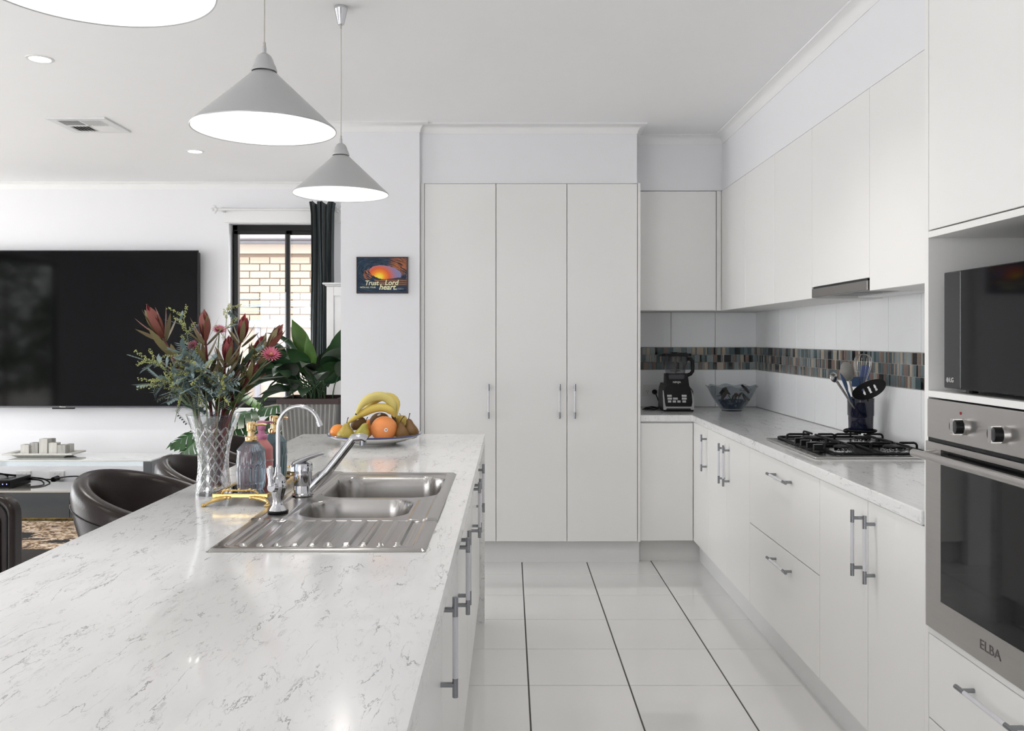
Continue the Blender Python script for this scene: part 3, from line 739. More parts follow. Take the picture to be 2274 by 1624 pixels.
for ky in (3.672, 3.600, 3.525, 3.447):
    b = MB(); kx = 1.238; z = HT+.0095
    b.k = 0; b.lathe([(.023,0), (.023,.006), (.019,.010), (0,.010)], (kx, ky, z), 24)
    b.box(kx-.019, kx+.019, ky-.008, ky+.008, z+.008, z+.031)
    b.k = 1; b.box(kx-.0192, kx+.0192, ky-.0082, ky+.0082, z+.0285, z+.0315)
    b.build('knob', [M['black'], M['metal']], ck, bevel=.0015, seg=1)
def trivet(x0, x1, y0, y1, burners):
    b = MB(); r = .0048; zl, zt = HT+.016, HT+.043
    ring = []
    for (cx, cy, a0) in ((x1-.02, y0+.02, -90), (x1-.02, y1-.02, 0), (x0+.02, y1-.02, 90), (x0+.02, y0+.02, 180)):
        for i in range(5): a = R(a0+22.5*i); ring.append((cx+.02*math.cos(a), cy+.02*math.sin(a), zl))
    ring.append(ring[0]); ring.append(ring[1]); b.tube(ring, r*1.15, 8)
    for (bx, by, br) in burners:
        tg = []
        tg.append((bx, y0)); tg.append((bx, y1))
        tg.append((x0 if bx < (x0+x1)/2 else x1, by))
        tg.append(((x0+x1)/2, by))
        for (ex, ey) in tg:
            e = Vector((ex, ey, 0)); c = Vector((bx, by, 0)); d = (c-e).normalized(); L = (c-e).length
            st = e if abs(ex-(x0+x1)/2) > .01 else e
            p = [st+Vector((0,0,zl)), st+Vector((0,0,zt-.010)), st+d*.004+Vector((0,0,zt-.003)), st+d*.012+Vector((0,0,zt)), st+d*(L-.022)+Vector((0,0,zt)), st+d*(L-.018)+Vector((0,0,zt-.002))]
            b.tube(p, [r, r, r, r, r, r*.6], 8)
    b.tube([((x0+x1)/2, y0, zl), ((x0+x1)/2, y1, zl)], r, 8)
    for (fx_, fy_) in ((x0+.02, y0), (x1-.02, y0), (x0+.02, y1), (x1-.02, y1)): b.cyl((fx_, fy_, HT+.0098), (fx_, fy_, zl), .006, 8)
    b.build('trivet', M['iron'], ck, smooth=True)
trivet(1.275, 1.65, 3.345, 3.628, BUR[:2]); trivet(1.225, 1.65, 3.652, 3.932, BUR[2:])
# wok ring under the crock
ux, uy = 1.572, 3.845
zr = HT+.0478
b = MB(); b.lathe([(.060,0), (.066,.003), (.069,.009), (.066,.012), (.061,.010), (.059,.003), (.060,0)], (ux, uy, zr), 36, False)
b.build('wok_ring', M['iron'], ck, smooth=True)
b = MB(); b.ball((ux-.068, uy-.008, zr+.006), .014, .014, .010, 14, 8); b.build('wok_ring_lug', M['iron'], ck, smooth=True)
# utensil crock
cz = zr+.0105
cr = thing('utensil_crock', 'dark navy glazed utensil crock standing on the rear burner', 'crock', (ux, uy, cz))
b = MB(); b.lathe([(0,0), (.050,0), (.052,.004), (.053,.055), (.0535,.062), (.0565,.066), (.0565,.124), (.0575,.127), (.0565,.131), (.0575,.135), (.0575,.142), (.0555,.144), (.0515,.142), (.0505,.02), (0,.016)], (ux, uy, cz), 40, False)
b.build('pot', pm('navy_glaze', (.006,.008,.022), .12, coat=.6), cr, smooth=True)
bluem = pm('utensil_blue', (.055,.10,.20), .35); blue2 = pm('spatula_blue', (.12,.17,.36), .4); steelm = pm('utensil_steel', (.50,.49,.47), .25, 1); stone = pm('utensil_grey', (.26,.255,.24), .5)
zt_ = cz+.03
def utensil(name, label, tip, mat, head, roll=0, hmat=None, base=None):
    """tip: world point of head centre; head builds in local frame (z along the shaft, x across) then is moved there"""
    base = base or Vector((ux+random.uniform(-.02,.02), uy+random.uniform(-.02,.02), zt_)); tip = Vector(tip); d = (tip-base).normalized()
    x = Vector((0,-1,0)).cross(d).normalized(); x = Matrix.Rotation(roll, 3, d) @ x; y = d.cross(x)
    t = thing(name, label, 'kitchen utensil', base, 'utensils in the navy crock')
    Mx = Matrix(((x.x,y.x,d.x,tip.x),(x.y,y.y,d.y,tip.y),(x.z,y.z,d.z,tip.z),(0,0,0,1)))
    hb = MB(); L0 = head(hb); hb.xf(Mx); hb.build('head', mat, t, smooth=True)
    b = MB(); b.tube([base, base.lerp(tip-d*L0, .5), tip-d*L0], [.006, .0055, .0045], 8); b.build('shaft', hmat or mat, t, smooth=True)
def spoon_head(w_, h_, depth=.012, slots=False, rotx=0):
    def f(b):
        if not slots:
            b.grid(lambda u, v: (w_*math.cos(2*PI*v)*u, depth*(1-u*u)+.0012, h_*math.sin(2*PI*v)*u*(1 if math.sin(2*PI*v) > 0 else 1.1)), 7, 24, cv=True)
            b.grid(lambda u, v: (w_*math.cos(2*PI*v)*u, depth*(1-u*u)-.0012, h_*math.sin(2*PI*v)*u*(1 if math.sin(2*PI*v) > 0 else 1.1)), 7, 24, cv=True)
            b.grid(lambda u, v: (w_*math.cos(2*PI*v), -.0012+.0024*u, h_*math.sin(2*PI*v)*(1 if math.sin(2*PI*v) > 0 else 1.1)), 2, 24, cv=True)
        else:
            # slotted: strips between three slots along the length
            n = 60; xs = [-w_+2*w_*i/n for i in range(n+1)]
            def inslot(x, z): return any(abs(x-c-.15*z) < .0046 for c in (-.026, .0, .026)) and abs(z) < h_*.40
            m = 24
            for i in range(n):
                for j in range(m):
                    xa, xb = xs[i], xs[i+1]; xm = (xa+xb)/2
                    hh = h_*math.sqrt(max(0, 1-(xm/w_)**2)); 
                    za, zb = -hh+2*hh*j/m, -hh+2*hh*(j+1)/m
                    if inslot(xm, (za+zb)/2): continue
                    q = lambda X, Z: depth*(1-(X/w_)**2*.8-(Z/h_)**2*.2)
                    h1 = h_*math.sqrt(max(0, 1-(xa/w_)**2)); h2 = h_*math.sqrt(max(0, 1-(xb/w_)**2))
                    P = [(xa, -h1+2*h1*j/m), (xb, -h2+2*h2*j/m), (xb, -h2+2*h2*(j+1)/m), (xa, -h1+2*h1*(j+1)/m)]
                    b._add([(x_, q(x_, z_), z_) for x_, z_ in P] + [(x_, q(x_, z_)+.0025, z_) for x_, z_ in P], [(0,1,2,3),(7,6,5,4),(0,1,5,4),(1,2,6,5),(2,3,7,6),(3,0,4,7)])
        if rotx: b.xf(Matrix.Rotation(rotx, 4, 'Y'))
        return h_*.9
    return f
du = 3.845
utensil('serving_spoon', 'large grey serving spoon in the crock, tallest of the spoons', at(1881, 824, du+.02), stone, spoon_head(.030, .042), 0)
utensil('ladle', 'stainless ladle leaning far to the left out of the crock', at(1851, 838, du-.01), steelm, spoon_head(.026, .022, .018), R(40))
utensil('cooking_spoon', 'blue nylon spoon leaning left out of the crock', at(1874, 850, du-.05), bluem, spoon_head(.026, .048, .010), R(62))
utensil('slotted_spoon', 'wide black slotted spoon at the front of the crock', at(1929, 864, du-.07), M['black'], spoon_head(.076, .042, .010, True, R(20)), R(0), base=Vector((ux+.012, uy-.02, zt_)))
utensil('spatula', 'blue silicone spatula behind the wire whisk', at(1921, 828, du+.03), blue2, lambda b: (b.prism(rrect(-.021, .021, -.032, .032, .008), -.003, .003, 'y'), .03)[1], 0)
utensil('turner', 'dark blue turner hidden behind the black slotted spoon', at(1905, 848, du+.02), bluem, lambda b: (b.prism(rrect(-.028, .028, -.022, .022, .006), -.0025, .0025, 'y'), .02)[1], 0)
# peeler handle
t = thing('steel_peeler', 'perforated stainless steel handle sticking out of the crock', 'kitchen utensil', (ux-.03, uy-.03, zt_), 'utensils in the navy crock')
pa, pb = at(1883, 885, du-.04), at(1859, 848, du-.05)
b = MB(); d_ = (pb-pa).normalized(); pa -= d_*.06
b.tube([pa, pa.lerp(pb, .35), pa.lerp(pb, .5), pb], [.004, .006, .0085, .0085], 10, flat=.5); b.build('grip', steelm, t, smooth=True)
b = MB(); b.tube([pb-d_*.008, pb+d_*.004+Vector((.006,0,0)), pb+d_*.006, pb-d_*.004-Vector((.006,0,0)), pb-d_*.008], .0015, 6); b.build('hanging_loop', steelm, t)
b = MB()
for i in range(6): q = pa.lerp(pb, .55+.07*i); b.ball(q+Vector((0,-.0048,0)), .0016, .001, .0016, 8, 6)
b.build('perforation', M['black'], t)
# whisk
t = thing('wire_whisk', 'wire balloon whisk rising above the crock', 'kitchen utensil', (ux+.01, uy+.02, zt_), 'utensils in the navy crock')
wt_, wb = at(1917, 787, du+.02), at(1913, 868, du+.02); b = MB()
for k in range(6):
    a = PI*k/6; s = Vector((math.cos(a), math.sin(a), 0))*.041
    pts = bez(wb, wb+s*.9+(wt_-wb)*.55, wb+s*1.5+(wt_-wb)*1.02, wt_, 9); pts += [wb+(wt_-wb)*((p-wb).dot(wt_-wb)/(wt_-wb).length_squared)*2-(p-wb)+Vector((0,0,0)) if False else Vector((2*(wb+(wt_-wb)*((p-wb).dot(wt_-wb)/(wt_-wb).length_squared)).x-p.x, 2*(wb+(wt_-wb)*((p-wb).dot(wt_-wb)/(wt_-wb).length_squared)).y-p.y, p.z)) for p in pts[::-1]]
    b.tube(pts, .0011, 5)
b.build('wire_loops', steelm, t, smooth=True)
b = MB(); b.cyl(wb, Vector((ux+.01, uy+.02, zt_)), .006, 8); b.build('shaft', steelm, t)

# ------------------------------------------------------------------ blender
bl = thing('countertop_blender', 'black blender with clear jug and silver base in the corner', 'blender', (1.079, 5.58, HT))
bx, by = 1.079, 5.575
hw = .1
b = MB()
b.hexa([(bx-hw,by-.09,HT+.012),(bx+hw,by-.09,HT+.012),(bx+hw,by+.10,HT+.012),(bx-hw,by+.10,HT+.012)], [(bx-hw*.98,by-.068,HT+.135),(bx+hw*.98,by-.068,HT+.135),(bx+hw*.98,by+.10,HT+.135),(bx-hw*.98,by+.10,HT+.135)])
b.hexa([(bx-hw*.98,by-.068,HT+.135),(bx+hw*.98,by-.068,HT+.135),(bx+hw*.98,by+.10,HT+.135),(bx-hw*.98,by+.10,HT+.135)], [(bx-.072,by-.055,HT+.165),(bx+.072,by-.055,HT+.165),(bx+.075,by+.08,HT+.18),(bx-.09,by+.08,HT+.18)])
b.build('base', pm('blender_grey', (.03,.03,.031), .35), bl, bevel=.006)
b = MB(); b.box(bx-hw+.01, bx+hw-.003, by-.085, by+.095, HT, HT+.014); b.build('foot', M['black'], bl, bevel=.003)
b = MB()
def fr(x, z): return (bx+x, by-.0925+(z-.012)*.18, HT+z)
fpoly = [(-.098,.012), (-.082,.012), (-.076,.022), (.074,.022), (.080,.012), (.099,.012), (.096,.10), (.086,.135), (.080,.135), (.087,.05), (.080,.032), (-.078,.032), (-.085,.05), (-.094,.135), (-.099,.135)]
ff = [fr(*p) for p in fpoly]; bk = [(p[0], p[1]+.012, p[2]) for p in ff]; n = len(ff)
b._add(ff+bk, [list(range(n))[::-1], list(range(n, 2*n))] + [(i, (i+1) % n, n+(i+1) % n, n+i) for i in range(n)])
b.build('silver_trim', pm('silver_plastic', (.40,.40,.40), .35, .6), bl)
b = MB(); q = [(-.083,.034), (.082,.034), (.088,.06), (.085,.125), (.072,.165), (.070,.242), (-.072,.242), (-.074,.165), (-.090,.125), (-.087,.06)]
def fb(x, z): return (bx+x, by-.0955+(z-.012)*.18 + (.03 if z > .2 else 0)*(z-.2)/.042, HT+z)
ff = [fb(*p) for p in q]; bk = [(p[0], by+.04, p[2]) for p in ff]; n = len(ff)
b._add(ff+bk, [list(range(n))[::-1], list(range(n, 2*n))] + [(i, (i+1) % n, n+(i+1) % n, n+i) for i in range(n)])
b.build('front_panel', M['black'], bl)
btn = pm('button_silver', (.55,.55,.55), .4); b = MB()
for (x0, x1, z) in ((-.072,-.043,.101), (.021,.052,.101), (-.070,-.042,.083), (-.035,-.005,.083), (.021,.052,.083), (-.068,-.047,.065), (-.038,-.017,.065), (-.008,.012,.065), (.024,.047,.065)):
    p = [fb(x0,z-.0065), fb(x1,z-.0065), fb(x1,z+.0065), fb(x0,z+.0065)]
    b.hexa([(c[0], c[1]-.0025, c[2]) for c in p], p)
b.build('button_pad', btn, bl)
me = text_mesh('NINJA', .019, M['white']); inst('lettering', me, (bx-.008, by-.0685, HT+.187), bl, rot=(R(90+10), 0, 0))
jugm = glass_sheet('jug_plastic', (.66,.66,.68), .07)
jx = bx-.004
b = MB()
def jug(u, v):
    z = .238+.115*v; r = .060+.022*v; a = 2*PI*u; e = .32
    c, s = math.cos(a), math.sin(a); return (jx+r*math.copysign(abs(c)**(2*e+.2), c), by+.005+r*.95*math.copysign(abs(s)**(2*e+.2), s), HT+z)
b.grid(jug, 40, 6, cu=True); b.build('jug', jugm, bl, smooth=True)
b = MB(); b.box(jx-.055, jx+.055, by-.05, by+.06, HT+.20, HT+.239); b.build('jug_collar', pm('collar_grey', (.06,.06,.07), .2), bl, bevel=.012)
b = MB(); b.prism([(p[0]+jx, p[1]+by+.005) for p in rrect(-.098, .092, -.088, .088, .03)], HT+.353, HT+.372, 'z'); b.box(jx-.03, jx+.01, by-.02, by+.03, HT+.372, HT+.379); b.box(jx+.02, jx+.07, by-.03, by+.04, HT+.372, HT+.377)
b.build('lid', M['black'], bl, bevel=.004)
b = MB(); b.tube([(jx+.068, by+.005, HT+.335), (jx+.10, by+.005, HT+.335), (jx+.112, by+.005, HT+.322), (jx+.115, by+.005, HT+.29), (jx+.113, by+.005, HT+.255), (jx+.10, by+.005, HT+.238), (jx+.075, by+.005, HT+.228)], [.012,.012,.012,.011,.011,.012,.013], 10); b.build('jug_handle', M['black'], bl, smooth=True)
b = MB(); b.cyl((jx, by+.005, HT+.238), (jx, by+.005, HT+.35), .007, 10)
for zz, a0 in ((.25, 0), (.28, 1), (.305, 2)):
    for k in (0, PI): a = a0+k; b.hexa([(jx, by, HT+zz), (jx+.003, by+.01, HT+zz), (jx+.035*math.cos(a), by+.005+.035*math.sin(a), HT+zz+.006), (jx+.03*math.cos(a+.3), by+.005+.03*math.sin(a+.3), HT+zz+.006)], [(jx, by, HT+zz+.012), (jx+.003, by+.01, HT+zz+.012), (jx+.035*math.cos(a), by+.005+.035*math.sin(a), HT+zz+.009), (jx+.03*math.cos(a+.3), by+.005+.03*math.sin(a+.3), HT+zz+.009)])
b.build('blade_tower', pm('blade_grey', (.03,.03,.035), .3), bl)
# power point and cord
pp = thing('power_point', 'white double wall socket behind the blender', 'socket', (.95, YB-.014, 1.0))
b = MB(); b.prism(rrect(.905, 1.02, .988, 1.062, .004), YB-.022, YB-.0142, 'y'); b.build('plate', M['white'], pp, bevel=.002)
b = MB()
for sx in (.938, .988): b.cyl((sx, YB-.027, 1.047), (sx, YB-.022, 1.047), .008, 12)
b.build('switch', M['white'], pp)
b = MB()
for (sx, sz, ro) in ((.932, 1.020, .5), (.944, 1.020, -.5), (.938, 1.008, 0)): b.box(sx-.0012, sx+.0012, YB-.0226, YB-.021, sz-.004, sz+.004)
b.build('slot', M['black'], pp)
pl = thing('plug_and_cord', 'round black plug with a looped cord hanging to the worktop', 'power cord', (.986, YB-.03, HT))
b = MB(); b.lathe([(0,0), (.017,0), (.018,.012), (.012,.022), (0,.023)], (0,0,0), 20); b.xf(Matrix.Translation((.986, YB-.0225, 1.014)) @ Matrix.Rotation(R(90), 4, 'X')); b.build('plug', M['black'], pl, smooth=True)
cpts = [(.988, YB-.04, 1.008), (1.0, YB-.045, .98), (1.01, YB-.05, .95), (1.015, YB-.08, .93), (1.0, YB-.12, HT+.006), (.95, YB-.16, HT+.005), (.90, YB-.20, HT+.005), (.88, YB-.25, HT+.005), (.93, YB-.27, HT+.005), (.98, YB-.22, HT+.006), (.95, YB-.15, HT+.013), (.90, YB-.22, HT+.012), (.86, YB-.29, HT+.005)]
sm = []
for i in range(len(cpts)-1):
    p0, p1, p2, p3 = [Vector(cpts[max(0, min(len(cpts)-1, i+k))]) for k in (-1, 0, 1, 2)]
    for s in range(5):
        t_ = s/5; sm.append(.5*((2*p1)+(p2-p0)*t_+(2*p0-5*p1+4*p2-p3)*t_*t_+(3*p1-p0-3*p2+p3)*t_**3))
b = MB(); b.tube(sm, .0035, 7); b.build('cord', M['black'], pl, smooth=True)

# ------------------------------------------------------------------ glass bowl
gx, gy = 1.4355, 5.55
gb = thing('glass_bowl', 'smoky scalloped glass bowl beside the blender', 'bowl', (gx, gy, HT))
smoke = glass_sheet('smoky_glass', (.80,.82,.84))
prof = [(.0,.006), (.060,.006), (.072,.012), (.100,.05), (.130,.10), (.152,.145), (.163,.158), (.161,.1625), (.150,.150), (.126,.104), (.096,.054), (.068,.016), (0,.012)]
def scal(a, j, r, z): return r*(1+.03*math.sin(9*a)*smooth01((z-.06)/.1))
b = MB(); b.lathe([(0,0), (.062,0), (.066,.003), (.060,.006)]+prof[1:], (gx, gy, HT), 72, False, scal)
for i, p in enumerate(b.v):
    r_ = math.hypot(p.x-gx, p.y-gy); 
    if p.z > HT+.13: p.z += .006*math.sin(9*math.atan2(p.y-gy, p.x-gx))
b.build('bowl_glass', smoke, gb, smooth=True)
rb = random.Random(9)
beadm = [pm('bead_%d' % i, c, .05, trans=.5, coat=.5) for i, c in enumerate(((.05,.13,.32), (.12,.24,.42), (.35,.42,.5), (.02,.06,.16)))]
bd = MB().ball((0,0,0), .0085, nu=10, nv=7)
bmes = [bd.mesh('glass_bead', m_, smooth=True) for m_ in beadm]
k = 0
for lay in range(4):
    zc = HT+.0225+lay*.0145; Rm = .058+lay*.0135
    for ring in range(4):
        rad = Rm*(ring+.3)/4.1; n = max(1, int(2*PI*rad/.0215))
        for i in range(n):
            a = 2*PI*i/n + ring + lay*.7
            o = inst('glass_bead', rb.choice(bmes), (gx+rad*math.cos(a), gy+rad*math.sin(a), zc+rb.uniform(-.001,.001)))
            tag(o, 'small blue glass bead inside the smoky bowl', 'glass bead', 'blue glass beads in the bowl'); k += 1
pot = [pm('dried_leaf_%d' % i, c, .7, var=.3) for i, c in enumerate(((.035,.022,.016), (.012,.010,.010), (.10,.055,.025), (.09,.11,.03)))]
lab = ['dark brown dried leaf curl on top in the bowl', 'black dried petal piece sticking out of the bowl', 'tan dried wood chip at the bowl rim', 'green dried leaf piece pressed against the bowl glass']
for i in range(14):
    a = i*2.4; rad = .03+.075*((i*.37) % 1); zz = HT+.092+.052*((i*.61) % 1)
    if i % 4 == 3: zz = HT+.085
    b = MB(); L, W = .028+.014*((i*.23) % 1), .014
    b.grid(lambda u, v: (L*(u-.5)*2, W*(v-.5)*2*(1-.5*abs(u-.5)*2), .010*math.sin(3*u)*(.4+v)), 6, 4)
    b.grid(lambda u, v: (L*(u-.5)*2, W*(v-.5)*2*(1-.5*abs(u-.5)*2), .010*math.sin(3*u)*(.4+v)+.0015), 6, 4)
    o = b.build('dried_leaf', pot[i % 4], None, smooth=True)
    o.rotation_euler = (i*.7, .9*math.sin(i*1.7), a); o.location = (gx+rad*math.cos(a), gy+rad*math.sin(a), zz)
    tag(o, lab[i % 4], 'dried leaf', 'potpourri in the glass bowl')
# ================================================================== LAMPS AND CEILING
def pendant(label, x, y, zr, watts):
    t = thing('pendant_lamp', label, 'pendant lamp', (x, y, zr), 'aluminium pendant lamps above the island')
    b = MB(); b.lathe([(.0,.0), (.0265,0), (.0265,-.012), (.0255,-.014), (.013,-.068), (.012,-.071), (0,-.071)], (x, y, CEIL), 32, False); b.build('ceiling_canopy', M['chrome'], t, smooth=True)
    top = zr+.200
    b = MB(); b.lathe([(.004,-.071), (.0035,-.085), (.0015,-.088)], (x, y, CEIL), 12, False); b.tube([(x, y, CEIL-.085), (x+.0008, y, (CEIL+top)/2), (x, y, top+.03)], .0017, 8); b.lathe([(.0015,.032), (.0035,.03), (.0045,.016)], (x, y, top), 12, False)
    b.build('cord', pm('cord_clear', (.55,.52,.47), .3), t, smooth=True)
    b = MB(); b.cyl((x, y, top), (x, y, top+.018), .0055, 14); b.build('connector', M['chrome'], t, smooth=True)
    b = MB(); b.lathe([(0,0), (.010,0), (.018,-.006), (.023,-.016), (.025,-.024), (.030,-.034), (.033,-.044), (.033,-.047), (.031,-.047)], (x, y, top), 32, False); b.build('cap', M['alum'], t, smooth=True)
    sh = zr+.150; b = MB(); b.k = 0
    b.lathe([(.029,.150), (.031,.150), (.184,.006), (.1855,.004), (.187,.0015), (.186,-.001), (.184,.0)], (x, y, zr), 72, False)
    b.build('shade', M['alum'], t, smooth=True)
    b = MB(); b.lathe([(.184,.0005), (.182,.005), (.029,.1485), (0,.1485)], (x, y, zr), 72, False); b.build('shade_lining', M['shadein'], t, smooth=True)
    b = MB(); b.ball((x, y, zr+.122), .020, nu=20, nv=14); b.cyl((x, y, zr+.135), (x, y, zr+.148), .012, 14); b.build('bulb', M['bulb'], t, smooth=True)
    l = bpy.data.lights.new('pendant_light', 'POINT'); l.energy = watts; l.color = (1, .97, .93); l.shadow_soft_size = .012
    lo = bpy.data.objects.new('pendant_light', l); C.objects.link(lo); lo.parent = t; lo.location = (0, 0, .092)
pendant('nearest aluminium pendant lamp, only its lower rim showing at the top edge', -.655, 1.345, 1.930, 1.5)
pendant('middle aluminium cone pendant lamp with a glowing white inside', -.6466, 2.26, 1.925, 2)
pendant('farthest and smallest looking aluminium pendant lamp with its ceiling canopy showing', -.664, 3.374, 1.943, 2.5)
def downlight(label, x, y, e=30):
    t = thing('downlight', label, 'ceiling light', (x, y, CEIL), 'recessed ceiling downlights')
    b = MB(); b.lathe([(.046,-.0005), (.047,-.004), (.060,-.003), (.061,0)], (x, y, CEIL), 32, False); b.build('trim_ring', M['white'], t, smooth=True)
    b = MB(); b.lathe([(0,-.0015), (.046,-.0015), (.047,-.0035)], (x, y, CEIL), 32, False); b.build('lens', M['downl'], t)
    l = bpy.data.lights.new('downlight_beam', 'SPOT'); l.energy = e; l.spot_size = R(125); l.spot_blend = .8; l.color = (1, .95, .88); l.shadow_soft_size = .04
    lo = bpy.data.objects.new('downlight_beam', l); C.objects.link(lo); lo.parent = t; lo.location = (0, 0, -.01)
downlight('recessed downlight at the far left of the ceiling, the nearer one', -2.19, 4.0)
downlight('recessed downlight near the far cornice, left of the middle pendant', -2.19, 5.97)
for (x, y, lb) in ((.45, 3.02, 'unseen fill downlight added above the kitchen aisle, nearer the pantry'), (.45, -.4, 'unseen fill downlight added above the kitchen aisle, beside the camera'), (.45, -1.8, 'unseen fill downlight added behind the camera on the aisle side'), (-2.19, 2.0, 'unseen fill downlight added left of the island, beside the stools'), (-2.19, 0.0, 'unseen fill downlight added left of the near island end'), (-2.19, -2.0, 'unseen fill downlight added behind the camera on the living side'), (-4.2, 6.0, 'unseen fill downlight added in front of the television, far row'), (-4.2, 4.0, 'unseen fill downlight added over the sofa'), (-4.2, 2.0, 'unseen fill downlight added behind the sofa'), (-4.2, 0.0, 'unseen fill downlight added in the rear left of the room')):
    downlight(lb, x, y, (30 if y > 1 else 8) if x > 0 else (12 if y < 3 and x > -3 else 36))  # out-of-view downlights added to brighten floor, walls and ceiling
# air vent
vx0, vx1, vy0, vy1 = -2.735, -2.385, 5.05, 5.405
v = thing('ceiling_air_vent', 'square white ceiling air vent with four louvred quarters', 'air vent', ((vx0+vx1)/2, (vy0+vy1)/2, CEIL))
b = MB(); z0, z1 = CEIL-.010, CEIL; f = .045
b.box(vx0, vx1, vy0, vy0+f, z0, z1); b.box(vx0, vx1, vy1-f, vy1, z0, z1); b.box(vx0, vx0+f, vy0+f, vy1-f, z0, z1); b.box(vx1-f, vx1, vy0+f, vy1-f, z0, z1)
mx_, my_ = (vx0+vx1)/2, (vy0+vy1)/2
b.box(mx_-.008, mx_+.008, vy0+f, vy1-f, z0, z1); b.box(vx0+f, vx1-f, my_-.008, my_+.008, z0, z1)
b.build('frame', M['white'], v, bevel=.002)
b = MB(); b.box(vx0+f, vx1-f, vy0+f, vy1-f, CEIL-.0012, CEIL-.0002); b.build('dark_duct', pm('duct_dark', (.03,.028,.026), .9), v)
def slats(x0, x1, y0, y1, along, tilt):
    n = 6
    for i in range(n):
        if along == 'x':
            yy = y0+(y1-y0)*(i+.5)/n; b = MB(); b.box(x0, x1, -.009, .009, -.0007, .0007); b.xf(Matrix.Translation((0, yy, CEIL-.0065)) @ Matrix.Rotation(R(tilt), 4, 'X'))
        else:
            xx = x0+(x1-x0)*(i+.5)/n; b = MB(); b.box(-.009, .009, y0, y1, -.0007, .0007); b.xf(Matrix.Translation((xx, 0, CEIL-.0065)) @ Matrix.Rotation(R(tilt), 4, 'Y'))
        b.build('slat', M['white'], v)
slats(vx0+f, mx_-.008, vy0+f, my_-.008, 'x', 30); slats(mx_+.008, vx1-f, vy0+f, my_-.008, 'y', -30)
slats(vx0+f, mx_-.008, my_+.008, vy1-f, 'y', 30); slats(mx_+.008, vx1-f, my_+.008, vy1-f, 'x', -30)

# ================================================================== LIVING ROOM
# television
tv = thing('television', 'very large black flat screen television on the living room wall', 'television', (-3.67, 7.1, .81))
tx0, tx1, tz0, tz1 = -4.80, -2.5667, .809, 2.106; tyf = 7.07
b = MB(); b.box(tx0+.01, tx1-.01, tyf+.012, YL-.025, tz0+.02, tz1-.01); b.build('back_housing', M['black'], tv, bevel=.01)
b = MB(); b.box(tx0, tx1, tyf, tyf+.014, tz0, tz1); b.build('bezel', M['black'], tv, bevel=.002)
b = MB(); b.box(tx0+.010, tx1-.010, tyf-.0015, tyf+.001, tz0+.016, tz1-.010); b.build('screen', M['screen'], tv)
b = MB(); b.box(tx0, tx1, tyf-.003, tyf+.001, tz0, tz0+.014); b.build('lower_trim', pm('tv_trim', (.10,.10,.11), .25, .8), tv)
me = text_mesh('Hisense', .016, M['text']); inst('lettering', me, ((tx0+tx1)/2, tyf-.0035, tz0+.007), tv, rot=(R(90), 0, 0))
b = MB(); b.box((tx0+tx1)/2-.09, (tx0+tx1)/2+.09, tyf, tyf+.03, tz0-.012, tz0+.002); b.build('sensor_bar', M['black'], tv, bevel=.004)
b = MB(); b.box(-3.9, -3.4, YL-.026, YL, 1.3, 1.7); b.build('wall_mount', M['black'], tv)
# media console
mc = thing('media_console', 'low grey media console with pale glass top and open niche', 'media console', (-3.9, 6.64, 0))
cx0, cx1, cy0, cy1 = -5.2, -2.69, 6.44, 6.84
b = MB(); b.box(cx0, cx1, cy0, cy1, .455, .467); b.build('glass_top', M['greytop'], mc, bevel=.002)
b = MB(); b.box(cx0+.06, cx1-.062, cy0+.004, cy1-.01, .420, .4545); b.build('mirror_strip', pm('mirror_strip', (.55,.60,.62), .05, 1), mc)
for sx in (cx0, cx1-.062):
    b = MB(); b.box(sx, sx+.062, cy0, cy1, .03, .4545); b.build('end_panel', M['grey'], mc, bevel=.002)
b = MB(); b.box(cx0+.062, cx1-.062, cy0, cy1, .222, .236); b.build('shelf', pm('console_shelf', (.42,.40,.36), .06, coat=.5), mc)
b = MB(); b.box(cx0+.062, cx1-.062, cy0+.02, cy1, .03, .2215); b.build('drawer_box', M['black'], mc)
sp = -3.304
for (a0, a1) in ((cx0+.064, -4.27), (-4.266, sp-.002), (sp+.002, cx1-.064)):
    b = MB(); b.box(a0, a1, cy0+.001, cy0+.019, .032, .220); b.build('drawer', M['grey'], mc, bevel=.0015)
b = MB(); b.box(cx0+.02, cx1-.02, cy0+.015, cy1-.02, 0, .030); b.build('plinth', pm('plinth_gold', (.45,.38,.20), .2, 1), mc)
# wall sockets behind the niche
for i, (px, lb) in enumerate(((53, 'white wall socket above the set top box'), (127, 'white wall socket with a black plug behind the console'))):
    p = at(px, 1056, YL); s = thing('wall_socket', lb, 'socket', (p.x, YL, p.z-.04))
    b = MB(); b.prism(rrect(p.x-.06, p.x+.06, p.z-.037, p.z+.037, .005), YL-.010, YL, 'y'); b.build('plate', M['white'], s, bevel=.002)
    b = MB(); b.cyl((p.x-.02, YL-.014, p.z+.018), (p.x-.02, YL-.009, p.z+.018), .007, 10); b.cyl((p.x+.02, YL-.014, p.z+.018), (p.x+.02, YL-.009, p.z+.018), .007, 10); b.build('switch', M['white'], s)
# plug cable
p = at(121, 1064, 7.12)
k = thing('plug_cable', 'black plug and cable looping behind the console niche', 'power cord', (p.x, 7.1, .237))
b = MB(); b.cyl((p.x, 7.168, p.z), (p.x, 7.10, p.z-.004), .022, 12); b.build('plug', M['black'], k, smooth=True)
b = MB(); b.tube(bez((p.x, 7.11, p.z), (p.x-.08, 7.05, p.z-.01), (p.x-.12, 6.95, .30), (p.x-.13, 6.80, .241), 10), .006, 7); b.tube(bez((p.x, 7.11, p.z), (p.x+.1, 7.05, p.z+.03), (p.x+.35, 6.95, .29), (p.x+.5, 6.80, .241), 12), .006, 7); b.build('cable', M['black'], k, smooth=True)
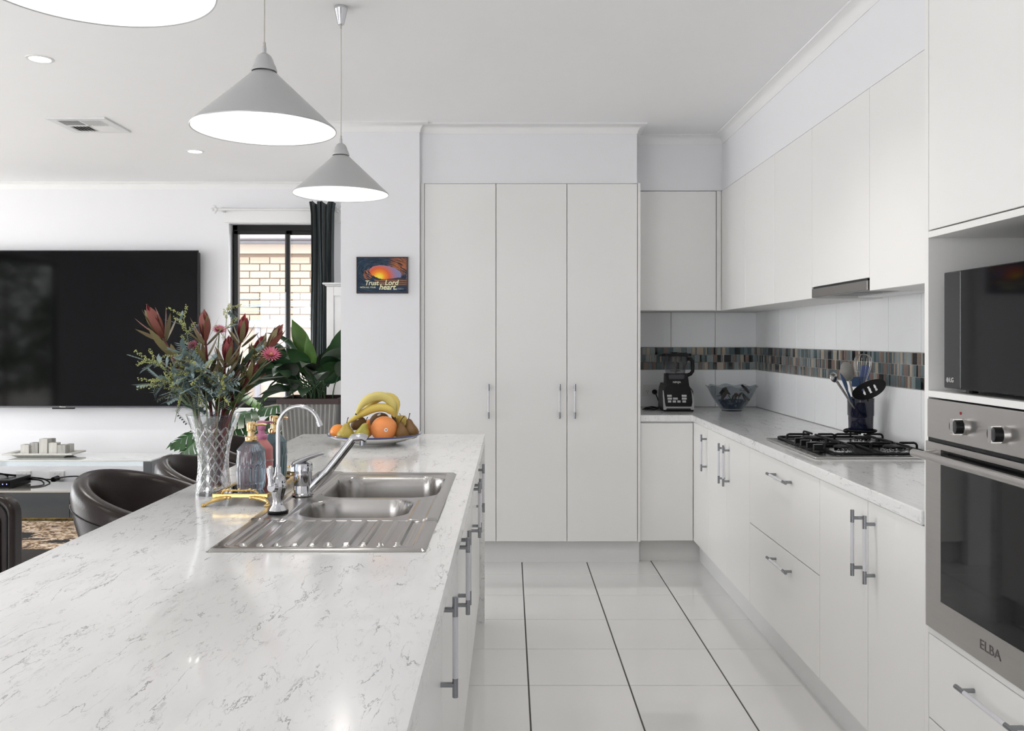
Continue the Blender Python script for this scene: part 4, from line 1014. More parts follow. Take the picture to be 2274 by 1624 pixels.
# set top box
sx1 = at(23, 1080, 6.52).x
st = thing('set_top_box', 'black set top box with blue lights on the console shelf', 'set top box', (sx1-.15, 6.66, .236))
b = MB(); b.box(sx1-.36, sx1, 6.52, 6.80, .243, .302); b.build('case', M['black'], st, bevel=.004)
b = MB(); b.box(sx1-.35, sx1-.004, 6.515, 6.521, .249, .296); b.build('front_panel', M['blackgloss'], st)
b = MB(); b.box(sx1-.34, sx1-.02, 6.53, 6.79, .236, .244); b.build('foot', M['black'], st)
b = MB()
for q in (7, 16): pp_ = at(q-1.5, 1076, 6.513); b.ball((pp_.x, 6.5145, .272), .004, .001, .004, 8, 6)
b.build('indicator_light', M['led'], st)
b = MB(); b.tube(bez((sx1-.01, 6.78, .275), (sx1+.10, 6.82, .28), (sx1+.13, 6.8, .25), (sx1+.16, 6.78, .241), 8), .006, 7); b.tube(bez((sx1-.01, 6.78, .265), (sx1+.10, 6.80, .262), (sx1+.10, 6.78, .25), (sx1+.13, 6.75, .241), 8), .006, 7)
b.tube(bez((sx1-.3, 6.62, .308), (sx1-.25, 6.6, .35), (sx1-.15, 6.68, .34), (sx1-.10, 6.66, .308), 8), .007, 7); b.tube(bez((sx1-.32, 6.6, .308), (sx1-.22, 6.68, .33), (sx1-.2, 6.58, .35), (sx1-.06, 6.70, .308), 8), .007, 7)
b.build('cable', M['black'], st, smooth=True)
# tray of white block candle holders
dT = 6.64
tl, tr_ = at(22, 1006, dT).x, at(175, 1006, dT).x
woodw = pm('whitewashed_wood', (.62,.61,.57), .7, var=.18, vscale=9, stretch=(6,6,1)); woodg = pm('whitewash_streak', (.50,.49,.46), .7, var=.3, vscale=12, stretch=(8,8,.7))
tq = (tl+tr_)/2
ty = thing('wooden_tray', 'whitewashed wooden tray with flared rim on the media console', 'tray', (tq, dT, .467))
b = MB(); y0_, y1_ = 6.535, 6.755
b.hexa([(tl+.09,y0_+.05,.467),(tr_-.09,y0_+.05,.467),(tr_-.09,y1_-.04,.467),(tl+.09,y1_-.04,.467)], [(tl+.05,y0_+.02,.488),(tr_-.05,y0_+.02,.488),(tr_-.05,y1_-.02,.488),(tl+.05,y1_-.02,.488)])
b.build('tray_base', woodw, ty)
b = MB(); zt0, zt1 = .4885, .501
for (a0, a1, c0, c1) in ((tl, tr_, y0_, y0_+.025), (tl, tr_, y1_-.025, y1_), (tl, tl+.05, y0_+.025, y1_-.025), (tr_-.05, tr_, y0_+.025, y1_-.025)): b.box(a0, a1, c0, c1, zt0, zt1)
b.build('tray_rim', woodw, ty, bevel=.003)
labs = ['squat left block', 'second block from the left', 'tallest block', 'short dark topped block behind the tallest', 'wide block right of the tallest', 'low block at the front right', 'small block at the right end']
for i, (pa_, pb_, py_, yy) in enumerate(((50, 69, 987, 6.60), (70, 89, 983, 6.615), (91, 110, 974, 6.60), (110, 120, 974, 6.70), (112, 131, 983, 6.60), (131, 150, 988, 6.585), (150, 161, 986, 6.65))):
    a_, c_ = at(pa_, 1000, yy).x+.001, at(pb_, 1000, yy).x-.001; zt = at(0, py_, yy).z; wdt = c_-a_
    h = thing('candle_block', labs[i]+' of whitewashed wood on the tray', 'candle holder', ((a_+c_)/2, yy, .4885), 'whitewashed wooden blocks on the tray')
    b = MB(); b.box(a_, c_, yy-.03, yy+.03, .4885, zt); b.build('block', woodg if i % 2 else woodw, h, bevel=.002)
    b = MB(); b.lathe([(.012,.0004), (.014,.0008), (.014,.0015), (.0,.0015)], ((a_+c_)/2, yy, zt), 16); b.build('candle_cup', pm('cup_tin', (.35,.34,.33), .4, .8), h)
# rug
def rug_mat():
    m = pm('rug_weave', (.5,.4,.3), .95, bump=.5, bscale=300); nt = m.node_tree; bs = nt.nodes['Principled BSDF']
    tc = nd(nt, 'ShaderNodeTexCoord', -1500, 400)
    vo = nd(nt, 'ShaderNodeTexVoronoi', -1200, 400, Scale=14.0); nt.links.new(tc.outputs['Object'], vo.inputs['Vector'])
    n1 = nd(nt, 'ShaderNodeTexNoise', -1200, 100, Scale=22.0, Detail=5.0, Distortion=1.5); nt.links.new(tc.outputs['Object'], n1.inputs['Vector'])
    r1 = ramp(nt, -900, 100, [(.36, (.030,.026,.028)), (.44, (.16,.09,.045)), (.52, (.42,.31,.20)), (.62, (.55,.46,.38))]); nt.links.new(n1.outputs['Fac'], r1.inputs[0])
    n3 = nd(nt, 'ShaderNodeTexNoise', -1200, -200, Scale=3.2, Detail=4.0, Distortion=.6); nt.links.new(tc.outputs['Object'], n3.inputs['Vector'])
    r2 = ramp(nt, -900, -200, [(.50, (0,0,0)), (.53, (1,1,1))]); nt.links.new(n3.outputs['Fac'], r2.inputs[0])
    sx = nd(nt, 'ShaderNodeSeparateXYZ', -1200, -450); nt.links.new(tc.outputs['Object'], sx.inputs[0])
    bd = math_n(nt, 'LESS_THAN', sx.outputs['Y'], .50)
    mk = math_n(nt, 'MULTIPLY', r2.outputs[0], bd)
    mx = nd(nt, 'ShaderNodeMixRGB', -500, 200); nt.links.new(mk, mx.inputs[0]); nt.links.new(r1.outputs[0], mx.inputs[1]); mx.inputs[2].default_value = (.012,.012,.014,1)
    nt.links.new(mx.outputs[0], bs.inputs['Base Color']); return m
b = MB(); b.box(-5.0, -1.75, 4.66, 6.42, .0005, .014)
tag(b.build('patterned_rug', rug_mat(), bevel=.004), 'brown and black patterned rug in front of the media console', 'rug')
# leather lounge chair at the left edge, its back to the camera
sf = thing('leather_lounge_chair', 'dark brown leather lounge chair seen from behind at the left edge', 'chair', (-2.5, 3.95, 0))
so_x0, so_x1, sy, szt = -2.83, -2.12, 3.66, .704
b = MB(); b.prism(rrect(so_x0, so_x1, .12, szt, .085, 8, (0,1,1,0)), sy, sy+.085, 'y'); b.build('back', M['leather'], sf, bevel=.022, seg=4)
b = MB(); b.prism(rrect(so_x0+.05, so_x1-.05, .13, szt-.06, .06, 8, (0,1,1,0)), sy-.014, sy+.01, 'y'); b.build('back_panel', pm('leather_panel', (.026,.017,.0155), .36, spec=.3, bump=.25, bscale=140), sf, bevel=.010, seg=3)
edge = [(p[0], sy-.002, p[1]) for p in rrect(so_x0+.024, so_x1-.024, .13, szt-.026, .07, 8, (0,1,1,0))]
b = MB(); b.tube(edge, .003, 6); b.build('piping', M['black'], sf, smooth=True)
b = MB(); b.box(so_x0+.02, so_x1-.02, sy+.06, sy+.66, .20, .325); b.build('seat_cushion', M['leather'], sf, bevel=.035, seg=3)
b = MB(); b.box(so_x0+.03, so_x1-.03, sy+.05, sy+.65, .12, .22); b.build('base', M['leather'], sf, bevel=.01)
for (lx, ly) in ((so_x0+.08, sy+.08), (so_x1-.08, sy+.08), (so_x0+.08, sy+.62), (so_x1-.08, sy+.62)):
    b = MB(); b.cyl((lx, ly, 0), (lx, ly, .125), .018, 12, .026); b.build('leg', M['black'], sf)
# tub bar stools
def stool():
    t = local_thing('tub_bar_stool', None, 'bar stool', 'brown leather tub stools along the island')
    A = R(128); nu = 40
    def rimz(th): return .765 + .145*math.cos(th/2*1.05)**2.0 if abs(th) < A else .8
    sec = 22
    def shell(u, v):
        th = -A + 2*A*u; zr = rimz(th); ang = 2*PI*v
        # closed section: outer wall, rounded rim, inner wall
        half = (zr-.60)/2; cz_ = (zr+.60)/2
        ca, sa = math.cos(ang), math.sin(ang)
        e = .55
        off = .036*math.copysign(abs(ca)**e, ca); zz = cz_ + half*math.copysign(abs(sa)**.75, sa)
        f = (zz-.60)/(zr-.60); rad = .195+.035*smooth01(f*1.1) + off*(.65+.5*f)
        return (-rad*math.cos(th), rad*math.sin(th), zz)
    b = MB(); b.grid(shell, nu, sec, cv=True)
    b._add([shell(0, k/sec) for k in range(sec)], [list(range(sec))]); b._add([shell(1, k/sec) for k in range(sec)], [list(range(sec))])
    b.build('tub_back', M['leather'], t, smooth=True)
    def seam(off):
        pts = []
        for i in range(nu+1):
            u = i/nu; th = -A+2*A*u; zr = rimz(th); p = shell(u, .055); pts.append((p[0]*1.004, p[1]*1.004, p[2]))
        return pts
    b = MB(); b.tube(seam(0), .0022, 6); b.build('piping', M['black'], t, smooth=True)
    b = MB(); b.lathe([(0,.645), (.185,.645), (.205,.66), (.207,.68), (.195,.705), (.15,.716), (0,.720)], (0,0,0), 40, False); b.build('seat_cushion', M['leather'], t, smooth=True)
    b = MB(); b.lathe([(0,.585), (.12,.585), (.19,.60), (.20,.62), (.195,.66), (0,.66)], (0,0,0), 36, False); b.build('seat_pan', M['leather'], t, smooth=True)
    b = MB(); b.cyl((0,0,.30), (0,0,.59), .022, 16); b.cyl((0,0,.02), (0,0,.32), .030, 16); b.build('gas_lift', M['chrome'], t, smooth=True)
    b = MB(); pts = [(.17*math.cos(a)+.02, .17*math.sin(a), .24) for a in [PI*.5*(-1)+PI*i/12 for i in range(13)]]; b.tube([(0,-.02,.26)]+pts+[(0,.02,.26)], .010, 8); b.build('foot_rest', M['chrome'], t, smooth=True)
    b = MB(); b.lathe([(0,0), (.205,0), (.205,.006), (.19,.012), (.06,.022), (.032,.04), (0,.04)], (0,0,0), 40, False); b.build('base_disc', M['chrome'], t, smooth=True)
    return t
s1 = stool(); s2 = copy_tree(s1); s3 = copy_tree(s1)
tag(place(s1, (-1.238, 2.99, 0), R(-8)), 'brown leather tub bar stool nearest the camera on the left of the island')
tag(place(s2, (-1.232, 3.66, 0), R(-4)), 'second brown leather tub bar stool, partly behind the nearest one')
s2.scale = (1, 1, .962)
tag(place(s3, (-1.262, 4.24, 0), R(0)), 'farthest brown leather tub bar stool, mostly hidden behind the vase')
# curtain rail and curtain
rz_ = at(600, 465, 7.08).z
cr_ = thing('curtain_rod', 'thin white curtain rod with fleur finials above the window', 'curtain rod', (-1.8, 7.08, rz_))
rx0, rx1 = at(484, 465, 7.08).x, at(752, 465, 7.08).x
b = MB(); b.cyl((rx0, 7.08, rz_), (rx1, 7.08, rz_), .011, 14); b.build('rod', M['white'], cr_, smooth=True)
for s, xx in ((-1, rx0), (1, rx1)):
    b = MB(); b.ball((xx+s*.012, 7.08, rz_), .016, nu=12, nv=8)
    for q in ((.045, 0), (.028, .022), (.028, -.022)): b.ball((xx+s*q[0], 7.08, rz_+q[1]), .017, .010, .013, 12, 8)
    b.build('finial', M['white'], cr_, smooth=True)
for xx in (rx0+.03, rx1-.02):
    b = MB(); b.box(xx-.008, xx+.008, 7.075, YL, rz_-.02, rz_+.02); b.box(xx-.02, xx+.02, YL-.008, YL, rz_-.09, rz_+.03); b.build('bracket', M['white'], cr_, bevel=.002)
cu = thing('dark_curtain', 'dark green velvet curtain gathered at the right of the window', 'curtain', (at(720, 600, 7.08).x, 7.08, .06))
cxa, cxb = at(694, 600, 7.08).x, at(744, 600, 7.08).x; ctop = at(0, 451, 7.08).z
def cloth(u, v, off=0):
    z = .06+(ctop-.06)*v; sp_ = 1.0 + .12*smooth01((v-.965)/.035) + .10*(1-v) - .05*math.sin(v*5)
    xm = (cxa+cxb)/2; x = xm+(u-.5)*(cxb-cxa)*sp_
    fold = .030*math.sin(u*2*PI*5+.6*math.sin(v*4)) + .012*math.sin(u*2*PI*9+1+v*2)
    return (x+.006*math.sin(v*9+u*4), 7.030+fold*(.6+.4*v)+off, z + (.012*math.sin(u*17) if v > .985 else 0))
b = MB(); b.grid(lambda u, v: cloth(u, v), 90, 50); b.grid(lambda u, v: cloth(u, v, .006), 90, 50); b.build('cloth', M['curtain'], cu, smooth=True)
b = MB(); b.tube([cloth(.42, .995, -.03), cloth(.42, .7, -.035), cloth(.43, .3, -.035)], .003, 6); b.build('draw_cord', pm('draw_cord', (.15,.2,.22), .6), cu)
# white panelled cabinet behind the plant
wcb = thing('white_dresser', 'white panelled cupboard with a moulded top behind the potted plant', 'cupboard', (-1.24, 6.8, 0))
dx0, dx1, dy0, dy1 = -1.405, -1.03, 6.58, 6.98; dzt = at(0, 636, 6.6).z
pw = pm('dresser_white', (.78,.78,.78), .4)
b = MB(); b.box(dx0, dx1, dy0, dy1, .0, dzt); b.build('body', pw, wcb)
b = MB(); b.box(dx0-.012, dx1, dy0-.012, dy1, dzt, dzt+.012); b.box(dx0-.028, dx1, dy0-.028, dy1, dzt+.012, dzt+.026); b.build('moulded_top', pw, wcb, bevel=.005, seg=2)
b = MB(); a0, a1 = dx0+.002, dx1-.002
b.box(a0, a0+.055, dy0-.014, dy0-.0005, .02, dzt-.004); b.box(a1-.055, a1, dy0-.014, dy0-.0005, .02, dzt-.004); b.box(a0+.055, a1-.055, dy0-.014, dy0-.0005, dzt-.075, dzt-.004); b.box(a0+.055, a1-.055, dy0-.014, dy0-.0005, .02, .1)
b.build('door_frame', pw, wcb, bevel=.003, seg=1)
b = MB()
for i in range(4): q = a0+.056+i*(a1-a0-.112)/4; b.box(q+.001, q+(a1-a0-.112)/4-.001, dy0-.006, dy0-.0005, .1, dzt-.075)
b.build('door_panel', pw, wcb, bevel=.001, seg=1)
# wave picture
def wave_mat():
    m = bpy.data.materials.new('wave_print'); m.use_nodes = True; nt = m.node_tree; bs = nt.nodes['Principled BSDF']; bs.inputs['Roughness'].default_value = .5; bs.inputs['Specular IOR Level'].default_value = .2
    tc = nd(nt, 'ShaderNodeTexCoord', -2000); sp = nd(nt, 'ShaderNodeSeparateXYZ', -1800); nt.links.new(tc.outputs['Object'], sp.inputs[0])
    X, Z = sp.outputs['X'], sp.outputs['Z']            # x -.155..+.155, z 0..0.22
    # opening ellipse
    ex = math_n(nt, 'DIVIDE', math_n(nt, 'ADD', X, -.02), .098); ez = math_n(nt, 'DIVIDE', math_n(nt, 'ADD', Z, -.125), .043)
    sh = math_n(nt, 'ADD', ez, math_n(nt, 'MULTIPLY', ex, .28))
    rr = math_n(nt, 'SQRT', math_n(nt, 'ADD', math_n(nt, 'MULTIPLY', ex, ex), math_n(nt, 'MULTIPLY', sh, sh)))
    nz = nd(nt, 'ShaderNodeTexNoise', -1500, -300, Scale=60.0, Detail=4.0); nt.links.new(tc.outputs['Object'], nz.inputs['Vector'])
    rr2 = math_n(nt, 'ADD', rr, math_n(nt, 'MULTIPLY', math_n(nt, 'ADD', nz.outputs['Fac'], -.5), .22))
    inside = math_n(nt, 'MULTIPLY', math_n(nt, 'LESS_THAN', rr2, 1.0), math_n(nt, 'GREATER_THAN', Z, .083))
    # sky: distance from the setting sun
    dx = math_n(nt, 'ADD', X, .018); dz = math_n(nt, 'MULTIPLY', math_n(nt, 'ADD', Z, -.100), 1.15)
    ds = math_n(nt, 'SQRT', math_n(nt, 'ADD', math_n(nt, 'MULTIPLY', dx, dx), math_n(nt, 'MULTIPLY', dz, dz)))
    sky = ramp(nt, -1000, 300, [(0, (1,.85,.12)), (.14, (1,.72,.05)), (.30, (.95,.30,.03)), (.52, (.75,.13,.04)), (.8, (.36,.20,.30)), (1, (.25,.24,.42))])
    nt.links.new(math_n(nt, 'DIVIDE', ds, .115), sky.inputs[0])
    # swirling water around the opening
    an = math_n(nt, 'ARCTAN2', sh, ex)
    cv = nd(nt, 'ShaderNodeCombineXYZ', -1300, -500); nt.links.new(math_n(nt, 'MULTIPLY', rr, 9.0), cv.inputs[0]); nt.links.new(math_n(nt, 'MULTIPLY', an, 1.3), cv.inputs[1])
    n2 = nd(nt, 'ShaderNodeTexNoise', -1100, -500, Scale=1.7, Detail=6.0, Distortion=.7); nt.links.new(cv.outputs[0], n2.inputs['Vector'])
    wat = ramp(nt, -850, -500, [(.34, (.004,.006,.010)), (.46, (.012,.030,.062)), (.54, (.035,.075,.13)), (.58, (.006,.010,.016)), (.66, (.13,.15,.19))]); nt.links.new(n2.outputs['Fac'], wat.inputs[0])
    # orange glow streaks on the upper right of the wave
    gx = math_n(nt, 'ADD', X, -.105); gz = math_n(nt, 'ADD', Z, -.175)
    gd = math_n(nt, 'SQRT', math_n(nt, 'ADD', math_n(nt, 'MULTIPLY', gx, gx), math_n(nt, 'MULTIPLY', gz, gz)))
    gm = nd(nt, 'ShaderNodeMapRange', -900, -800); gm.inputs[1].default_value = .025; gm.inputs[2].default_value = .075; gm.inputs[3].default_value = 1; gm.inputs[4].default_value = 0; nt.links.new(gd, gm.inputs[0])
    g2 = math_n(nt, 'MULTIPLY', gm.outputs[0], math_n(nt, 'GREATER_THAN', n2.outputs['Fac'], .47))
    hx = math_n(nt, 'ADD', X, .085); hz = math_n(nt, 'ADD', Z, -.115); hd = math_n(nt, 'SQRT', math_n(nt, 'ADD', math_n(nt, 'MULTIPLY', hx, hx), math_n(nt, 'MULTIPLY', hz, hz)))
    g3 = math_n(nt, 'MULTIPLY', math_n(nt, 'LESS_THAN', hd, .03), math_n(nt, 'GREATER_THAN', n2.outputs['Fac'], .52))
    mg = nd(nt, 'ShaderNodeMixRGB', -600, -400); nt.links.new(math_n(nt, 'MULTIPLY', math_n(nt, 'MAXIMUM', g2, g3), .85), mg.inputs[0]); nt.links.new(wat.outputs[0], mg.inputs[1]); mg.inputs[2].default_value = (.62,.20,.05,1)
    # sunlit sea below the horizon, right of the barrel
    wv = nd(nt, 'ShaderNodeTexWave', -1100, -1100, Scale=26.0, Distortion=3.0, Detail=3.0); wv.bands_direction = 'Z'; nt.links.new(tc.outputs['Object'], wv.inputs['Vector'])
    sea = ramp(nt, -850, -1100, [(.2, (.03,.045,.07)), (.6, (.14,.09,.07)), (.9, (.38,.16,.07))]); nt.links.new(wv.outputs['Fac'], sea.inputs[0])
    sm_ = math_n(nt, 'MULTIPLY', math_n(nt, 'MULTIPLY', math_n(nt, 'LESS_THAN', Z, .083), math_n(nt, 'GREATER_THAN', Z, .045)), math_n(nt, 'GREATER_THAN', math_n(nt, 'ADD', X, math_n(nt, 'MULTIPLY', Z, .9)), .025))
    ms = nd(nt, 'ShaderNodeMixRGB', -400, -300); nt.links.new(sm_, ms.inputs[0]); nt.links.new(mg.outputs[0], ms.inputs[1]); nt.links.new(sea.outputs[0], ms.inputs[2])
    mi = nd(nt, 'ShaderNodeMixRGB', -250); nt.links.new(inside, mi.inputs[0]); nt.links.new(ms.outputs[0], mi.inputs[1]); nt.links.new(sky.outputs[0], mi.inputs[2])
    nt.links.new(mi.outputs[0], bs.inputs['Base Color']); return m
qx0, qx1, qz0, qz1 = -.9264, -.616, 1.650, 1.8705; qy = 5.195
qc = ((qx0+qx1)/2, qy, qz0)
wp = thing('wave_picture', 'small framed print of a sunset inside a curling wave with lettering', 'picture', qc)
b = MB(); b.box(qx0+.005, qx1-.005, qy-.014, qy-.0005, qz0+.005, qz1-.005); b.build('print', wave_mat(), wp)
fb_ = pm('picture_frame_brown', (.06,.022,.016), .4, var=.3); b = MB(); w_ = .006
b.box(qx0, qx1, qy-.017, qy-.0005, qz0, qz0+w_); b.box(qx0, qx1, qy-.017, qy-.0005, qz1-w_, qz1); b.box(qx0, qx0+w_, qy-.017, qy-.0005, qz0, qz1); b.box(qx1-w_, qx1, qy-.017, qy-.0005, qz0, qz1)
b.build('frame', fb_, wp, bevel=.001, seg=1)
b = MB(); b.prism([(qc[0]+.005, qz0+.0835), (qc[0]+.145, qz0+.0835), (qc[0]+.142, qz0+.089), (qc[0]+.10, qz0+.096), (qc[0]+.06, qz0+.090)], qy-.0146, qy-.014, 'y'); b.build('headland', pm('headland_print', (.035,.02,.025), .5), wp)
cream = pm('lettering_cream', (.86,.84,.55), .5); creamd = pm('lettering_tan', (.45,.30,.18), .5)
def word(s, size, x, z, sh=0, m=None, sx=1):
    inst('lettering', text_mesh(s, size, m or cream, .0003, sh, bold=size*.022), (qc[0]+x, qy-.0150, qz0+z), wp, rot=(R(90), 0, 0), scale=(sx, 1, 1))
word('Trust', .040, -.064, .062, .2, sx=.92); word('IN THE', .011, -.004, .056, 0, creamd); word('Lord', .043, .056, .064, .2, sx=.98)
word('WITH ALL YOUR', .0125, -.086, .036); word('heart.', .046, .035, .037, .25, sx=1.0); word('PROVERBS 3:5', .008, .105, .027, 0, pm('lettering_grey', (.35,.38,.42), .5))
# ================================================================== THINGS ON THE ISLAND
# ---- cut crystal vase
vx, vy = -.890, 2.576
crystal = pm('cut_crystal', (.97,.97,.98), .0, trans=1.0, ior=1.36, var=.0)
vs = thing('crystal_vase', 'flared cut crystal vase with a diamond pattern on the island', 'vase', (vx, vy, HT))
VP = [(0,.052), (.010,.0518), (.03,.050), (.06,.0465), (.09,.0445), (.12,.0455), (.15,.050), (.18,.058), (.21,.068), (.238,.078)]
def vr(z):
    for i in range(len(VP)-1):
        if z <= VP[i+1][0]:
            f = (z-VP[i][0])/(VP[i+1][0]-VP[i][0]); return VP[i][1]*(1-f)+VP[i+1][1]*f
    return VP[-1][1]
b = MB(); nz_, na = 90, 168
def vcut(a, z):
    p = (a*14/(2*PI) + z/.034) % 1.0; q = (a*14/(2*PI) - z/.034) % 1.0
    return max(0, 1-min(abs(p-.5), abs(q-.5))/.13)*smooth01((z-.008)/.012)*smooth01((.207-z)/.012)
def vase_out(u, v):
    a = 2*PI*u; z = .238*v; r = vr(z)
    cut = vcut(a, z)*.0030
    return (vx+(r-cut)*math.cos(a), vy+(r-cut)*math.sin(a), HT+z)
b.grid(vase_out, na, nz_, cu=True)
for fi, f_ in enumerate(b.f):
    c_ = sum((b.v[i] for i in f_), Vector())/4
    if vcut(math.atan2(c_.y-vy, c_.x-vx) % (2*PI), c_.z-HT) > .30: b.mi[fi] = 1
def vase_in(u, v):
    a = 2*PI*u; z = .018+.220*v; r = vr(z)-.0045; return (vx+r*math.cos(a), vy+r*math.sin(a), HT+z)
b.grid(vase_in, na, 24, cu=True)
b.grid(lambda u, v: tuple(Vector(vase_out(u, 1)).lerp(Vector(vase_in(u, 1)), v) + Vector((0,0,.0025*math.sin(PI*v)))), na, 3, cu=True)
b._add([vase_out(i/na, 0) for i in range(na)], [list(range(na))]); b._add([vase_in(i/na, 0) for i in range(na)], [list(range(na))])
b.build('vase_glass', [glass_sheet('crystal_clear', (.91,.92,.93), .13), pm('crystal_cut', (.92,.93,.95), .06, trans=.75, ior=1.35, var=0)], vs, smooth=False)

# ---- leaf helper: blade along a curved midrib
def leaf(b, base, d, L, W, droop=.3, fold=.25, n=7, tipw=.0, side=None, shape=None):
    d = Vector(d).normalized(); s = d.cross(Vector((0,0,1))) if side is None else Vector(side)
    s = s.normalized() if s.length > 1e-4 else Vector((1,0,0))
    up = s.cross(d).normalized(); vs_ = []; p = Vector(base); dd = d.copy()
    for i in range(n+1):
        t = i/n
        wv = W*.5*(shape(t) if shape else (math.sin(PI*min(1, t**.75))**.8 if t < .98 else tipw))
        nn = s.cross(dd).normalized()
        vs_ += [p - s*wv + nn*fold*wv, p.copy(), p + s*wv + nn*fold*wv]
        dd = (dd + Vector((0,0,-droop/n))).normalized(); p = p + dd*(L/n)
    fs = []
    for i in range(n):
        a = i*3; fs += [(a, a+1, a+4, a+3), (a+1, a+2, a+5, a+4)]
    b._add(vs_, fs); return p

def leafmat(name, c1, c2, rough=.4, sc=14):
    m = pm(name, c1, rough, col2=c2, vscale=sc); return m
LEU = [leafmat('bract_red', (.24,.026,.032), (.16,.03,.03)), leafmat('bract_dusky', (.26,.075,.065), (.16,.06,.04)), leafmat('leucadendron_leaf', (.13,.16,.05), (.19,.10,.06)), leafmat('leaf_green', (.09,.13,.04), (.06,.10,.035))]
stemm = pm('stem_red', (.14,.025,.025), .5); stemg = pm('stem_green', (.10,.13,.05), .5)
mouth = Vector((vx, vy, HT+.225))
bracts_shape = lambda t: (math.sin(PI*(.12+.88*t))**.75 if t < .97 else .05)
def leucadendron(label, head, foot, size, seed, dusky=False, nleaf=9, lean=None, openness=.35):
    rr = random.Random(seed); head = Vector(head)
    t = thing('leucadendron_stem', label, 'flower', foot, 'red leucadendron stems in the crystal vase')
    m0 = Vector((vx, vy, HT+.23)) + (Vector((head.x, head.y, 0))-Vector((vx, vy, 0)))*.28; m0.z = HT+.235
    dv = Vector((m0.x-vx, m0.y-vy, 0))
    if dv.length > .058: dv *= .058/dv.length; m0 = Vector((vx+dv.x, vy+dv.y, m0.z))
    pts = bez(foot, Vector(foot).lerp(m0, .9), m0+(m0-Vector(foot))*.25, head, 16)
    b = MB(); b.tube(pts, [.0060-.0026*i/16 for i in range(17)], 8); b.build('stem', stemm, t, smooth=True)
    ax = (Vector(pts[-1])-Vector(pts[-3])).normalized()
    if lean is not None: ax = (ax+Vector(lean)).normalized()
    u = ax.orthogonal().normalized(); w_ = ax.cross(u)
    # flower head: inner closed bracts then open outer bracts
    for ring, (n, el, sz, mi, dn) in enumerate(((5, .17, 1.0, 0, 0), (6, openness*.72, .96, 1 if dusky else 0, -.004), (4, openness*1.3, 1.02, 2 if not dusky else 1, -.012), (4, openness*2.1, 1.0, 2, -.026))):
        for k in range(n):
            a = 2*PI*k/n + ring*.6 + rr.uniform(-.2,.2); rad = u*math.cos(a)+w_*math.sin(a)
            d = (ax*math.cos(el)+rad*math.sin(el)).normalized(); L = size*sz*rr.uniform(.9, 1.05)
            b = MB(); leaf(b, head+ax*dn+rad*.004, d, L, size*(.34, .30, .21, .18)[ring], droop=0, fold=.0, side=ax.cross(rad), shape=bracts_shape)
            # cup the bract inwards
            for i, p in enumerate(b.v):
                h_ = (p-head).dot(ax); b.v[i] = p - rad*(.16*size*max(0, h_/size)**2*(1.4-ring*.25)) 
            o = b.build('bract', LEU[mi] if rr.random() > .2 else LEU[min(2, mi+1)], t, smooth=True)
    # leaves up the stem
    for k in range(nleaf):
        f = .36+.58*k/nleaf; i = int(f*16); p = Vector(pts[i])
        if p.z < HT+.232: continue
        ax2 = (Vector(pts[min(16, i+1)])-Vector(pts[i-1])).normalized()
        a = k*2.4+rr.uniform(-.3,.3); u2 = ax2.orthogonal().normalized(); rad = u2*math.cos(a)+ax2.cross(u2)*math.sin(a)
        b = MB(); leaf(b, p, ax2*.8+rad*.5, size*rr.uniform(.85,1.15), size*.24, droop=-.15, fold=.1, side=ax2.cross(rad), shape=bracts_shape)
        b.build('leaf', LEU[2] if k > nleaf*.45 else LEU[3], t, smooth=True)
dB = 2.56
def fp(a, r=.022): return Vector((vx+r*math.cos(a), vy+r*math.sin(a), HT+.022))
leucadendron('tallest red leucadendron bloom leaning left in front of the television', at(358, 742, dB), fp(0), .098, 1, True, 13, openness=.42)
leucadendron('dusky red leucadendron bloom left of the window', at(456, 748, dB-.03), fp(1), .080, 2, True, 14, lean=(0,0,.5), openness=.42)
leucadendron('bright red leucadendron bloom in front of the window', at(537, 752, dB+.02), fp(2), .074, 3, False, 14, lean=(-.1,0,.5), openness=.40)
leucadendron('low central dark red leucadendron bloom', at(503, 797, dB-.04), fp(3), .074, 4, False, 15, lean=(0,0,.4), openness=.42)
leucadendron('pale green and red leucadendron bloom farthest right', at(598, 768, dB+.01), fp(4), .076, 5, True, 16, openness=.42)
leucadendron('small half hidden red leucadendron bud beside the pink daisy', at(566, 782, dB+.05), fp(5), .060, 6, False, 14, openness=.3)
leucadendron('short leafy leucadendron stem low at the right of the vase', at(545, 842, dB+.02), fp(5.6), .060, 7, True, 8, openness=.3)
# pink paper daisies
pinkm = pm('daisy_pink', (.50,.09,.16), .5, col2=(.62,.22,.30)); pinkc = pm('daisy_centre', (.40,.20,.10), .7)
def daisy(label, c, face, r, foot):
    t = thing('pink_daisy', label, 'flower', foot, 'pink daisies in the crystal vase')
    c = Vector(c); f = Vector(face).normalized(); u = f.orthogonal().normalized(); w_ = f.cross(u)
    m0 = mouth + (Vector((c.x, c.y, 0))-Vector((vx, vy, 0)))*.25
    b = MB(); b.tube(bez(foot, m0, m0+Vector((0,0,.05)), c-f*.004, 12), .0018, 6); b.build('stem', stemg, t, smooth=True)
    for ring in range(3):
        b = MB()
        for k in range(18):
            a = 2*PI*k/18+ring*.17; rad = u*math.cos(a)+w_*math.sin(a); el = .25+.32*ring
            leaf(b, c+rad*r*.12, rad*math.cos(el)+f*math.sin(el), r*(1-.14*ring), r*.17, droop=0, fold=.2, n=3, side=f.cross(rad))
        b.build('petal_ring', pinkm, t)
    b = MB(); b.ball(c+f*.003, r*.22, nu=10, nv=6); b.build('flower_centre', pinkc, t, smooth=True)
daisy('pink daisy at the right side of the bouquet', at(602, 789, dB-.03), (.25,-.7,.75), .030, fp(.4, .015))
daisy('pink daisy behind the dusky bloom near the window edge', at(487, 735, dB+.05), (.3,-.5,.85), .024, fp(1.4, .015))
